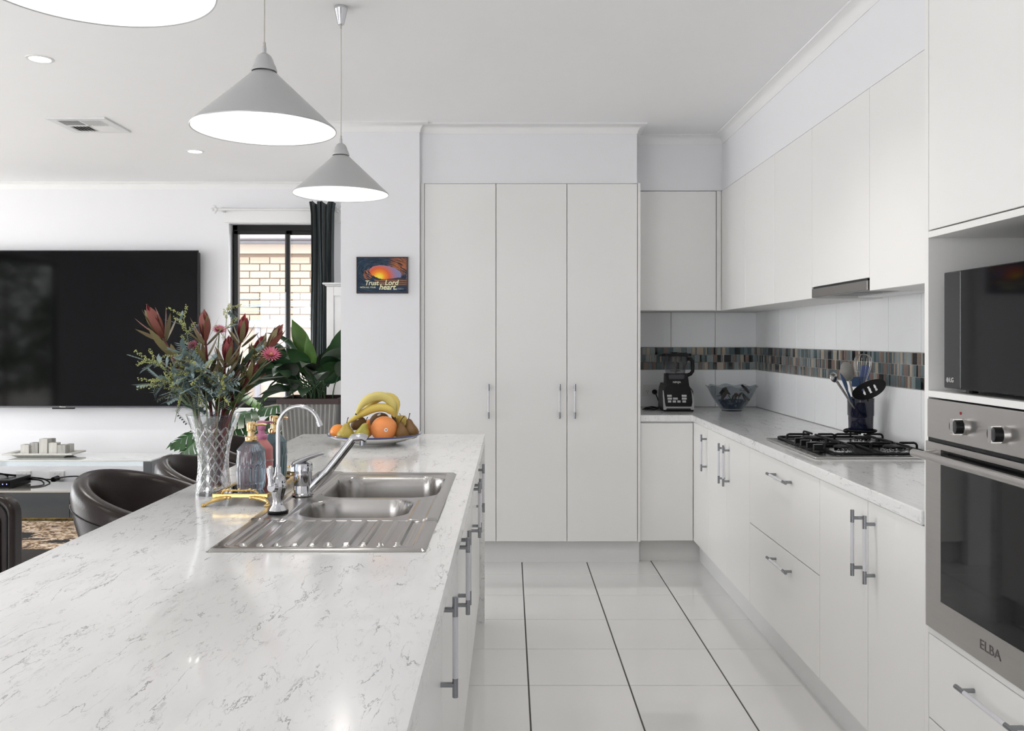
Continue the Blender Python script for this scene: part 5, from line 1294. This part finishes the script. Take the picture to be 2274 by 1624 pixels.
daisy('small pink daisy low at the left of the bouquet', at(428, 768, dB-.02), (-.3,-.8,.6), .018, fp(2.4, .015))
# wattle sprigs: grey blue feather leaves with yellow green bud sprays
bluel = pm('wattle_leaf', (.27,.35,.36), .5, col2=(.17,.25,.25), vscale=20); budm = pm('wattle_bud', (.52,.52,.17), .6, col2=(.34,.38,.12)); twig = pm('wattle_twig', (.20,.24,.13), .6); darkl = pm('rosemary_leaf', (.035,.055,.045), .5)
def sprig(label, tip, foot, seed, fol=14, bud=8, sag=.1, budlen=.05, leaf_len=.026, lm=None, start=.5):
    rr = random.Random(seed); t = thing('wattle_sprig', label, 'foliage sprig', foot, 'wattle sprigs in the crystal vase'); tip = Vector(tip); foot = Vector(foot)
    m0 = Vector((vx, vy, HT+.235)); dv = Vector((tip.x-vx, tip.y-vy, 0)); dv = dv.normalized()*min(.06, dv.length*.6) if dv.length > 0 else dv; m0 += dv
    m0 = Vector((vx, vy, HT+.236))+dv*.9
    pts = [foot.lerp(m0, i/6) for i in range(6)] + bez(m0, m0+(m0-foot).normalized()*(.05+sag*.5), tip+Vector((-dv.x*.4, -dv.y*.4, .02+sag*.6)), tip, 12)
    b = MB(); b.tube(pts, [.0026-.0018*i/18 for i in range(19)], 6); b.build('stem', twig, t, smooth=True)
    fb2 = MB(); bb = MB(); tb = MB()
    for k in range(fol):
        i = min(17, int((start+(1-start)*k/max(1, fol-1))*17)); p = Vector(pts[i]); ax = (Vector(pts[i+1])-p).normalized()
        u = ax.orthogonal().normalized(); a = k*2.1+rr.uniform(-.4,.4); rad = u*math.cos(a)+ax.cross(u)*math.sin(a)
        d = (ax*.55+rad*.9).normalized(); L = rr.uniform(.03,.05); q = [p+d*L*j/5 for j in range(6)]
        tb.tube(q, .0006, 4)
        for j in range(1, 6):
            for s in (-1, 1):
                sd = d.cross(rad if abs(d.dot(rad)) < .95 else u).normalized()*s
                leaf(fb2, q[j], sd*.8+d*.6, leaf_len*rr.uniform(.7,1), leaf_len*.34, droop=.1, fold=.1, n=3)
    for k in range(bud):
        i = min(17, int((.55+.45*k/max(1, bud-1))*17)); p = Vector(pts[i]); ax = (Vector(pts[i+1])-p).normalized()
        u = ax.orthogonal().normalized(); a = k*2.4+rr.uniform(-.5,.5); rad = u*math.cos(a)+ax.cross(u)*math.sin(a)
        d = (ax*.7+rad*.7+Vector((0,0,.25))).normalized(); L = budlen*rr.uniform(.7,1.25); q = [p+d*L*j/8+Vector((0,0,-.004*(j/8)**2)) for j in range(9)]
        tb.tube(q, .0007, 4)
        for j in range(1, 9):
            for s in range(3):
                o_ = Vector((rr.uniform(-1,1), rr.uniform(-1,1), rr.uniform(-1,1))).normalized()*.0042
                bb.ball(q[j]+o_, .0017, nu=5, nv=4)
    if fol: o = fb2.build('feather_leaves', lm or bluel, t); o['kind'] = 'stuff'
    if bud: o = bb.build('bud_spray', budm, t, smooth=True); o['kind'] = 'stuff'
    if tb.v: o = tb.build('leaf_stalks', twig, t); o['kind'] = 'stuff'
sprig('wattle sprig with yellow buds reaching farthest left', at(318, 806, dB-.06), fp(3.2, .03), 21, 8, 13, .03)
sprig('wattle sprig low on the left with pale buds', at(335, 862, dB-.08), fp(3.4, .03), 22, 10, 11, .06)
sprig('upright wattle spray in front of the television', at(400, 700, dB+.03), fp(2.9, .02), 23, 9, 12, .0)
sprig('thick grey blue wattle branch hanging over the front of the vase', at(440, 905, dB-.11), fp(4.4, .02), 24, 26, 7, .24, leaf_len=.030, start=.35)
sprig('grey blue wattle branch drooping left of the vase rim', at(398, 905, dB-.10), fp(4.0, .02), 25, 22, 7, .22, leaf_len=.028, start=.35)
sprig('grey blue wattle branch standing at the centre left', at(400, 790, dB-.06), fp(3.7, .02), 26, 22, 10, .02, leaf_len=.030, start=.4)
sprig('thin wattle spray crossing in front of the window', at(508, 686, dB+.08), fp(1.8, .02), 27, 5, 9, .0, .045)
sprig('fine wattle spray at the right near the pale bloom', at(572, 775, dB+.03), fp(1.0, .02), 28, 5, 8, .0, .035)
sprig('wattle spray falling to the right over the vase rim', at(500, 905, dB-.10), fp(5.0, .02), 29, 14, 8, .16, .04)
sprig('dark needle leaved sprig hanging below the vase rim', at(388, 938, dB-.06), fp(3.9, .03), 30, 9, 0, .16, leaf_len=.018, lm=darkl, start=.6)
sprig('dark needle leaved sprig pointing left above the rim', at(372, 890, dB+.02), fp(3.0, .03), 31, 10, 0, .12, leaf_len=.018, lm=darkl, start=.6)
# long gum leaves
gumm = leafmat('gum_leaf', (.05,.08,.045), (.03,.055,.035), .35)
for gi, (tp_, lb) in enumerate((((548, 800), 'slender dark gum leaf stem in the middle of the bouquet'), ((590, 830), 'slender gum leaf stem fanning out to the right'), ((480, 840), 'slender gum leaf stem at the front of the bouquet'))):
    g = thing('gum_leaf_stem', lb, 'foliage sprig', fp(gi*2.0+.3, .02), 'gum leaf stems in the crystal vase'); pts = bez(fp(gi*2.0+.3, .02), mouth-Vector((0,0,.03)), mouth+Vector((.01*gi,0,.05)), at(tp_[0], tp_[1], dB+.03), 14)
    b = MB(); b.tube(pts, .0022, 6); b.build('stem', stemm, g, smooth=True)
    for k in range(11):
        i = min(13, 5+int(k*.85)); p = Vector(pts[i])
        if p.z < HT+.232: continue
        ax = (Vector(pts[min(14, i+1)])-Vector(pts[i-1])).normalized(); u = ax.orthogonal().normalized(); a = k*2.3
        rad = u*math.cos(a)+ax.cross(u)*math.sin(a); b = MB(); leaf(b, p, ax*.9+rad*.4, .09, .015, droop=.15, fold=.15, side=ax.cross(rad)); b.build('leaf', gumm, g, smooth=True)

# ---- mirrored gold tray with three pump bottles
ta, tb_, tc_, td = -.828, -.672, 2.385, 2.80; tz = HT+.034
tr = thing('gold_footed_tray', 'mirrored tray with an ornate gold frame and claw feet', 'tray', ((ta+tb_)/2, (tc_+td)/2, HT))
b = MB(); w_ = .010
b.box(ta, tb_, tc_, tc_+w_, tz-.012, tz); b.box(ta, tb_, td-w_, td, tz-.012, tz); b.box(ta, ta+w_, tc_+w_, td-w_, tz-.012, tz); b.box(tb_-w_, tb_, tc_+w_, td-w_, tz-.012, tz)
b.build('gold_frame', M['gold'], tr, bevel=.002)
b = MB(); b.box(ta+w_, tb_-w_, tc_+w_, td-w_, tz-.009, tz-.003); b.build('mirror', pm('tray_mirror', (.85,.85,.86), .02, 1), tr)
for (cx, cy, sx, sy) in ((ta, tc_, -1, -1), (tb_, tc_, 1, -1), (ta, td, -1, 1), (tb_, td, 1, 1)):
    b = MB(); b.tube([(cx-sx*.045, cy, tz-.010), (cx-sx*.022, cy+sy*.002, tz-.013), (cx-sx*.006, cy+sy*.004, tz-.018), (cx+sx*.002, cy+sy*.008, HT+.012), (cx+(sx*.014 if sx < 0 else .003), cy+sy*.014, HT+.006)], [.004, .006, .0065, .004, .0045], 9)
    for k in range(4): b.ball((cx+(sx*(.016+.004*(k % 2)) if sx < 0 else -.002+.003*k), cy+sy*(.006+.004*k if sx < 0 else .018), HT+.0042), .0042, nu=8, nv=6)
    for k in range(5): b.ball((cx-sx*(.012+.009*k), cy+sy*.003, tz-.013-.003*math.sin(k*1.4)), .0052, .003, .0045, 8, 6)
    b.build('claw_foot', M['gold'], tr, smooth=True)
for yy, sy in ((tc_, -1), (td, 1)):
    b = MB(); xm = (ta+tb_)/2; b.tube([(xm-.05, yy, tz), (xm-.045, yy+sy*.006, tz+.008), (xm-.03, yy+sy*.008, tz+.012), (xm, yy+sy*.009, tz+.010), (xm+.03, yy+sy*.008, tz+.012), (xm+.045, yy+sy*.006, tz+.008), (xm+.05, yy, tz)], .0028, 8)
    for k in range(9): b.ball((xm-.04+.01*k, yy+sy*.008, tz+.0115+.002*math.sin(k*2)), .0042, .0035, .0034, 8, 6)
    b.build('handle', M['gold'], tr, smooth=True)
def bottle(name, label, x, y, mat, h=.128, r=.0395, noz=0, ribs=18, pump=None, gold=True):
    z = tz-.003; t = thing(name, label, 'soap bottle', (x, y, z), 'pump bottles on the gold tray' if gold else None)
    prof = [(r*.80,0), (r*.95,.008), (r,.020), (r,.055), (r*1.01,.062), (r,.07), (r*1.01,.078), (r,.085), (r,h-.018), (r*.97,h-.012), (r*.62,h+.004), (r*.42,h+.014), (r*.40,h+.018)]
    def rib(a, j, q, zz):
        if not ribs: return q
        if zz < .018: return q*(1+.03*math.cos(ribs*a))
        if .052 < zz < .09: return q*(1+.035*math.cos(ribs*a+PI*(zz > .07)))
        if zz < h-.016: return q*(1-.03*abs(math.sin(ribs*a/2))**.6)
        if zz < h+.01: return q*(1+.025*math.cos(ribs*2*a))
        return q
    b = MB(); b.lathe(prof, (x, y, z), 108 if ribs else 40, True, rib); b.build('glass_body', mat, t, smooth=True)
    pz = z+h+.012; pmn = pump or M['goldp']
    b = MB(); b.lathe([(.0165,0), (.0172,.001), (.0172,.013), (.016,.0145), (.010,.015), (.0095,.026), (.0085,.027), (.0085,.030)], (x, y, pz), 28); b.build('pump_collar', pmn, t, smooth=True)
    b = MB(); b.lathe([(.0125,.029), (.0130,.030), (.0130,.052), (.0115,.0545), (0,.055)], (x, y, pz), 28)
    dx, dy = math.cos(noz), math.sin(noz); zz = pz+.0475
    b.tube([(x+dx*.008, y+dy*.008, zz), (x+dx*.032, y+dy*.032, zz+.001), (x+dx*.043, y+dy*.043, zz-.001)], [.0046, .0038, .0034], 12); b.build('pump_head', pmn, t, smooth=True)
    return t
smokeb = pm('bottle_smoke', (.36,.44,.52), .04, trans=.85, ior=1.45, coat=.3); tealb = pm('bottle_teal', (.13,.22,.25), .06, trans=.35, coat=.4); pinkb = pm('bottle_pink', (.66,.24,.23), .25, trans=.15); pinkp = pm('pump_pink', (.55,.20,.33), .4)
bottle('soap_dispenser', 'fluted smoky glass soap dispenser with gold pump at the front of the tray', -.743, 2.464, smokeb, noz=R(5))
bottle('soap_dispenser', 'teal glass soap dispenser with gold pump at the back of the tray', -.735, 2.672, tealb, noz=R(2))
pk = bottle('pink_lotion_bottle', 'pink plastic lotion bottle squeezed between the two dispensers', -.743, 2.566, pinkb, .122, .034, R(60), 0, pinkp, False)
me = text_mesh('HAND WASH', .008, M['white']); inst('lettering', me, (-.743+.022, 2.566-.0275, tz+.07), pk, rot=(R(90), 0, R(40)))

# ---- fruit plate
px_, py_ = -.602, 3.825
plm = pm('plate_white', (.78,.77,.73), .12, coat=.4); plb = pm('plate_blue_rim', (.03,.045,.16), .15, coat=.4)
b = MB(); b.k = 0
b.lathe([(0,.004), (.085,.004), (.088,0), (.095,0), (.098,.004), (.150,.016), (.195,.0325), (.2050,.0385)], (px_, py_, HT), 72, False)
b.k = 1; b.lathe([(.2050,.0385), (.2085,.0410), (.2085,.0445), (.2055,.0462), (.198,.0440), (.194,.041)], (px_, py_, HT), 72, False)
b.k = 0; b.lathe([(.194,.041), (.145,.0205), (.10,.010), (0,.009)], (px_, py_, HT), 72, False)
tag(b.build('fruit_plate', [plm, plb], smooth=True), 'wide white plate with a blue rim holding the fruit', 'plate')
om = pm('orange_skin', (.80,.26,.03), .38, bump=.5, bscale=420, coat=.15, var=.06); gm_ = pm('grapefruit_skin', (.78,.25,.07), .4, bump=.45, bscale=380, col2=(.74,.30,.10), vscale=10)
pg = pm('pear_green', (.30,.33,.055), .32, col2=(.40,.27,.05), vscale=22, coat=.15); py2 = pm('pear_gold', (.42,.27,.05), .34, col2=(.36,.34,.06), vscale=26, coat=.1); pb_ = pm('pear_brown', (.17,.085,.018), .45, col2=(.12,.065,.018), vscale=30)
kw = pm('kiwi_brown', (.13,.065,.022), .6, bump=.4, bscale=300); bam = pm('banana_yellow', (.66,.47,.07), .42, col2=(.60,.50,.16), vscale=9); bag = pm('banana_pale', (.62,.54,.20), .42, col2=(.60,.48,.12), vscale=9)
brown = pm('stalk_brown', (.045,.025,.015), .7); stick = pm('sticker_white', (.8,.8,.8), .5)
def fruit_loc(px, py, d): return at(px, py, d)
def orange(name, label, c, r, m, sticker=False):
    t = thing(name, label, name.replace('_', ' '), (c.x, c.y, c.z-r), 'fruit on the blue rimmed plate')
    b = MB(); b.ball(c, r, r, r*.96, 36, 24); b.build('skin', m, t, smooth=True)
    b = MB(); b.cyl(c+Vector((0,0,r*.945)), c+Vector((.001,0,r*.985)), .003, 8); b.build('stalk', brown, t)
    if sticker:
        d = Vector((.28,-.95,.02)).normalized(); u = d.orthogonal().normalized(); w2 = d.cross(u); b = MB()
        n = 18; b._add([c+d*(r*1.004)+(u*math.cos(2*PI*i/n)*.0082+w2*math.sin(2*PI*i/n)*.0082)-d*.0008 for i in range(n)]+[c+d*(r*1.006)], [(i, (i+1) % n, n) for i in range(n)]); b.build('sticker', stick, t)
        b = MB(); q = c+d*(r*1.012); b.ball(q+Vector((0,0,.001)), .0036, .0012, .0024, 8, 6); b.build('sticker_mark', pm('mark_red', (.25,.03,.05), .5), t)
def pear(label, base, h, r, m, lean=(0,0), stem=(0,0), group='fruit on the blue rimmed plate'):
    t = thing('pear', label, 'pear', base, group); base = Vector(base)
    prof = [(0,.03), (.35,.0), (.7,.06), (.93,.18), (1,.32), (.95,.45), (.78,.58), (.58,.70), (.46,.80), (.40,.88), (.30,.955), (.13,.99), (0,.985)]
    b = MB(); b.lathe([(r*a, h*z) for a, z in prof], base, 32, False)
    for i, p in enumerate(b.v):
        f = max(0, (p.z-base.z)/h); b.v[i] = p+Vector((lean[0]*f*f, lean[1]*f*f, -abs(lean[0])*.15*f))
    b.build('skin', m, t, smooth=True)
    tp = base+Vector((lean[0], lean[1], h*.98-abs(lean[0])*.15)); b = MB(); b.tube(bez(tp, tp+Vector((stem[0]*.2,0,.010)), tp+Vector((stem[0]*.5,0,.02)), tp+Vector((stem[0],0,.026)), 6), [.0022,.0019,.0017,.0016,.0017,.002,.0026], 7); b.build('stalk', brown, t, smooth=True)
zp = HT+.011
c = at(751, 960, 3.80); orange('orange', 'small orange at the left end of the fruit plate', c, .036, om)
c = at(853, 953, 3.765); orange('grapefruit', 'large orange grapefruit with a sticker in the middle of the plate', c, .0585, gm_, True)
c = at(824, 948, 3.86); orange('orange', 'orange mostly hidden behind the grapefruit', c, .037, om)
def pz_(px, py_top, d, bot):
    return at(px, bot, d)
p = at(767, 979, 3.74); pear('golden pear second from the left on the plate', p, .078, .0385, py2, (.006, 0), (.007, 0))
p = at(801, 982, 3.725); pear('green pear leaning right in front of the plate', p, .087, .037, pg, (.022, 0), (.008, 0))
p = at(894, 979, 3.76); pear('brown pear just right of the grapefruit', p, .084, .033, pb_, (-.010, 0), (.018, 0))
p = at(914, 974, 3.79); pear('brown pear farthest right with a tall stalk', p, .089, .034, pb_, (-.013, 0), (.006, 0))
def kiwi(label, c, rx, rz, rot):
    t = thing('kiwi_fruit', label, 'kiwi', (c.x, c.y, c.z-.03), 'fruit on the blue rimmed plate'); b = MB(); b.ball((0,0,0), rx, rx*.92, rz, 26, 16); b.xf(Matrix.Translation(c) @ Matrix.Rotation(rot, 4, 'Y')); b.build('skin', kw, t, smooth=True)
    b = MB(); d = Vector((.02,-.6,.8)).normalized(); q = c+d*rx*.97; u = d.orthogonal().normalized(); w2 = d.cross(u); n = 14
    b._add([q+d*.0006+u*.010*math.cos(2*PI*i/n)+w2*.006*math.sin(2*PI*i/n) for i in range(n)]+[q+d*.0016], [(i, (i+1) % n, n) for i in range(n)]); b.build('sticker', stick, t)
kiwi('brown kiwi behind the golden pear', at(796, 941, 3.80), .027, .036, R(60))
kiwi('larger brown kiwi under the bananas', at(843, 934, 3.83), .035, .044, R(80))
c = at(890, 935, 3.86); t = thing('yellow_apple', 'small yellow apple behind the brown pears', 'apple', (c.x, c.y, c.z-.03), 'fruit on the blue rimmed plate')
b = MB(); b.lathe([(0,-.024), (.012,-.028), (.024,-.022), (.030,-.004), (.029,.012), (.020,.024), (.008,.025), (0,.020)], c, 28, False); b.build('skin', pm('apple_yellow', (.52,.38,.08), .35, coat=.2), t, smooth=True)
b = MB(); b.tube([c+Vector((0,0,.02)), c+Vector((-.002,0,.028)), c+Vector((-.006,0,.034))], .0014, 6); b.build('stalk', brown, t)
# second layer fill under the bananas so that the heap is carried
for i, (pxx, pyy, dd, lb) in enumerate(((812, 955, 3.88, 'orange under the banana bunch, nearly hidden'), (872, 952, 3.88, 'orange behind the grapefruit on its right, nearly hidden'))):
    orange('orange', lb, at(pxx, pyy, dd), .037, om)
bn = thing('banana_bunch', 'bunch of three bananas arching over the fruit heap', 'banana bunch', at(876, 928, 3.80), 'fruit on the blue rimmed plate')
crown = at(875, 929, 3.79)
def banana(pts, m, r0=.0165):
    P = bez(*pts, 18); rs = []
    for i in range(19):
        t_ = i/18; rs.append(r0*min(1, .32+3.2*t_, .30+3.0*(1-t_)) if t_ > .12 else .0062+.03*t_)
    b = MB(); b.tube(P, rs, 7); o = b.build('banana', m, bn, smooth=True); o.data.set_sharp_from_angle(angle=R(65))
    b = MB(); e = Vector(P[-1]); d = (e-Vector(P[-2])).normalized(); b.cyl(e-d*.002, e+d*.006, .005, 7, .0035); b.build('banana_tip', brown, o)
banana((crown, at(885, 868, 3.79), at(815, 862, 3.77), at(791, 919, 3.75)), bag, .0205)
banana((crown, at(874, 897, 3.775), at(829, 893, 3.765), at(771, 941, 3.77)), bam, .0185)
banana((crown+Vector((.004,.01,0)), at(898, 865, 3.83), at(835, 866, 3.86), at(803, 922, 3.86)), bam, .0175)
b = MB(); b.tube([crown+Vector((-.004,0,.014)), crown, crown+Vector((.006,-.004,-.016))], [.009, .0085, .006], 8); b.build('crown', brown, bn, smooth=True)

# ================================================================== POTTED PLANTS
# ---- peace lily in a tapered corrugated planter
lx, ly = -1.318, 5.80
rimz = at(0, 888, 5.62).z
pl_ = thing('potted_peace_lily', 'large leafy peace lily in a tapered grey corrugated planter', 'potted plant', (lx, ly, 0))
hw, hwb, zt = .19, .115, rimz-.02
corr = pm('planter_zinc', (.27,.265,.25), .5, .35, var=.25, vscale=6, stretch=(20,20,1)); rimm = pm('planter_rim_brown', (.045,.022,.02), .5)
def side_pts(n=26):
    out = []
    for (dx, dy, nx, ny) in (((1,0,0,-1)), ((0,1,1,0)), ((-1,0,0,1)), ((0,-1,-1,0))):
        for i in range(n):
            t_ = -1+2*i/n; out.append((nx+dx*t_, ny+dy*t_, nx, ny, i))
    return out
SP = side_pts()
b = MB()
def pot(u, v):
    q = SP[int(round(u*len(SP))) % len(SP)]; h_ = hwb+(hw-hwb)*v; k = .004*(1 if (q[4] % 2) else -1)
    return (lx+q[0]*h_+q[2]*k, ly+q[1]*h_+q[3]*k, zt*v)
b.grid(pot, len(SP), 8, cu=True); b.build('planter_body', corr, pl_)
b = MB()
for (x0, x1, y0, y1) in ((-hw-.014, hw+.014, -hw-.014, -hw+.012), (-hw-.014, hw+.014, hw-.012, hw+.014), (-hw-.014, -hw+.012, -hw+.012, hw-.012), (hw-.012, hw+.014, -hw+.012, hw-.012)): b.box(lx+x0, lx+x1, ly+y0, ly+y1, zt-.008, zt+.028)
b.build('planter_rim', rimm, pl_, bevel=.003)
b = MB(); b.box(lx-hw+.011, lx+hw-.011, ly-hw+.011, ly+hw-.011, zt-.05, zt+.005); b.build('soil', pm('soil', (.02,.014,.010), .95, bump=.6, bscale=80), pl_)
b = MB(); b.box(lx-hwb+.005, lx+hwb-.005, ly-hwb+.005, ly+hwb-.005, 0, .02); b.build('planter_base', rimm, pl_)
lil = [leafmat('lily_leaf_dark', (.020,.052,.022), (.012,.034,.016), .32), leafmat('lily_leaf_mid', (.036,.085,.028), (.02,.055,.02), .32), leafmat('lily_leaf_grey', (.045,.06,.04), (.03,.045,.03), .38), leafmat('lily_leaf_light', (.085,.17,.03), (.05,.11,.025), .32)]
lstem = pm('lily_stalk', (.03,.075,.025), .5)
rl = random.Random(17)
lily_shape = lambda t: (math.sin(PI*min(1, (t+.02)**.72))**.85 if t < .97 else .03)
def lily_leaf(dirx, diry, elev, reach, L, W, droop, mi, base=None):
    b0 = base or Vector((lx+rl.uniform(-.06,.06), ly+rl.uniform(-.06,.06), zt+.004)); hd = Vector((dirx, diry, 0)).normalized()
    d = hd*math.cos(elev)+Vector((0,0,math.sin(elev))); p1 = b0+d*reach
    mid = b0.lerp(p1, .5)+Vector((0,0,.04)); b = MB(); b.k = 1; b.tube(bez(b0, b0+Vector((0,0,reach*.45)), mid, p1, 7), [.004,.0038,.0036,.0034,.0032,.003,.0028,.0026], 5)
    dl = (d+Vector((0,0,-.15))).normalized(); s0 = dl.cross(Vector((0,0,1))).normalized(); u0 = s0.cross(dl)
    roll = -abs(hd.x)*math.copysign(1, s0.y)*R(rl.uniform(25, 70)) + R(rl.uniform(-18, 18)); sv = s0*math.cos(roll)+u0*math.sin(roll)
    b.k = 0; leaf(b, p1, dl, L*1.15, W*1.3, droop=droop, fold=.16, n=9, side=sv, shape=lily_shape)
    for p in b.v:
        if p.x > -1.05: p.x = -1.05-.02*(p.x+1.05)
        if p.y > 6.5: p.y = 6.5
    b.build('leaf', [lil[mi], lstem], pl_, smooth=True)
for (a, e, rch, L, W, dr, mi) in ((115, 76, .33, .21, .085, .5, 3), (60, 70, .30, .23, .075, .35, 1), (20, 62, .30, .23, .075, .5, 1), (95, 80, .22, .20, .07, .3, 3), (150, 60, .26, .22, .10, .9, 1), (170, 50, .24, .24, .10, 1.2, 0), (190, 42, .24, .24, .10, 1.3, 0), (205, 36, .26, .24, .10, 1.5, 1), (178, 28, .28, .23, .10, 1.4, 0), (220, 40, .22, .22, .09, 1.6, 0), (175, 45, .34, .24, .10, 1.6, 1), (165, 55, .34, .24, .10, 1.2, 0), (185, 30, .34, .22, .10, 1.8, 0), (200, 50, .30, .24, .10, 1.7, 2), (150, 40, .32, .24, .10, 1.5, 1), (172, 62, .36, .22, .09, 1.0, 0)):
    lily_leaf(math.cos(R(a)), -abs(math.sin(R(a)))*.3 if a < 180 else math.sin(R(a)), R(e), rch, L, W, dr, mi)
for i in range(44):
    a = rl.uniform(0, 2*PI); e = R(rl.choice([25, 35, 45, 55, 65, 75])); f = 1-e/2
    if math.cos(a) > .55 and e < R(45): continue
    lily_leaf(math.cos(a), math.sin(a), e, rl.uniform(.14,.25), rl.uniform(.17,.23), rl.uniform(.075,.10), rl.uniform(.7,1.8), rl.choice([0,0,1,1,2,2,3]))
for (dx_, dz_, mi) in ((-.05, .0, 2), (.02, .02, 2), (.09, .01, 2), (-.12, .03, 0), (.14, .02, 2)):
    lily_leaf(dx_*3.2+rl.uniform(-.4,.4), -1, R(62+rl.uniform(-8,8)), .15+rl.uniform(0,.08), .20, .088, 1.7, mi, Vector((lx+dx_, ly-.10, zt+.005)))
# ---- monstera by the window
mx0, my0 = -1.98, 6.35
mo = thing('potted_monstera', 'monstera with split leaves standing low beside the window', 'potted plant', (mx0, my0, 0))
b = MB(); b.lathe([(0,0), (.11,0), (.125,.02), (.15,.30), (.155,.31), (.145,.31), (.135,.27), (0,.26)], (mx0, my0, 0), 36, False); b.build('pot', pm('pot_white', (.7,.7,.68), .4), mo, smooth=True)
mons = [leafmat('monstera_leaf', (.028,.085,.022), (.016,.05,.016), .3), leafmat('monstera_painted_backlight', (.12,.27,.03), (.08,.19,.03), .3)]  # second green is brighter: window backlight painted into the leaf colour
def monstera(tip, face, size, mi, sag=.25):
    p1 = Vector(tip); b0 = Vector((mx0, my0, .265)); b = MB(); b.k = 1
    b.tube(bez(b0, b0+Vector((0,0,.25)), p1+Vector((0,0,.12)), p1, 9), .005, 6); b.k = 0
    d = (Vector(face)).normalized(); s = d.cross(Vector((0,-.4,1))).normalized(); nn = s.cross(d)
    n = 6
    for sd in (-1, 1):
        for i in range(n):
            t0, t1 = i/n, (i+.93)/n; a0 = p1+d*size*(t0-.12); a1 = p1+d*size*(t1-.12+.02)
            w0 = size*.55*math.sin(PI*(.18+.78*(t0+t1)/2)); dd = (s*sd*1.0+d*(.15+.75*(t0))).normalized()
            o0 = a0+dd*w0*.5-nn*size*.03; o1 = a1+dd*w0*.5-nn*size*.03; e0 = a0+dd*w0-nn*size*sag*.5; e1 = a1+dd*w0*.93-nn*size*sag*.5
            c0 = a0+d*size*.0; b._add([a0, p1+d*size*((i+1)/n-.12), o1, o0, e1, e0], [(0,1,2,3), (3,2,4,5)])
    b._add([p1+d*size*.86, p1+d*size*.88+s*size*.1, p1+d*size*1.1-nn*size*sag*.4, p1+d*size*.88-s*size*.1], [(0,1,2,3)])
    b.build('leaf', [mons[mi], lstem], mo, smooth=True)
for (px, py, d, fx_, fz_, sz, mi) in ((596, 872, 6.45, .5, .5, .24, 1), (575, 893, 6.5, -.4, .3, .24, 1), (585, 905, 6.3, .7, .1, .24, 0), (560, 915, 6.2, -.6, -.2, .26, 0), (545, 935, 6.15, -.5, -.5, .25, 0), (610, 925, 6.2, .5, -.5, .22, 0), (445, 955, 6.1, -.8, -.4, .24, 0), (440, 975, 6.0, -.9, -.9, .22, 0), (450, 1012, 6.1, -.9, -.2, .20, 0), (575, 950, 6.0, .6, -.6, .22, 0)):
    monstera(at(px, py, d), (fx_, -.35, fz_), sz, mi)
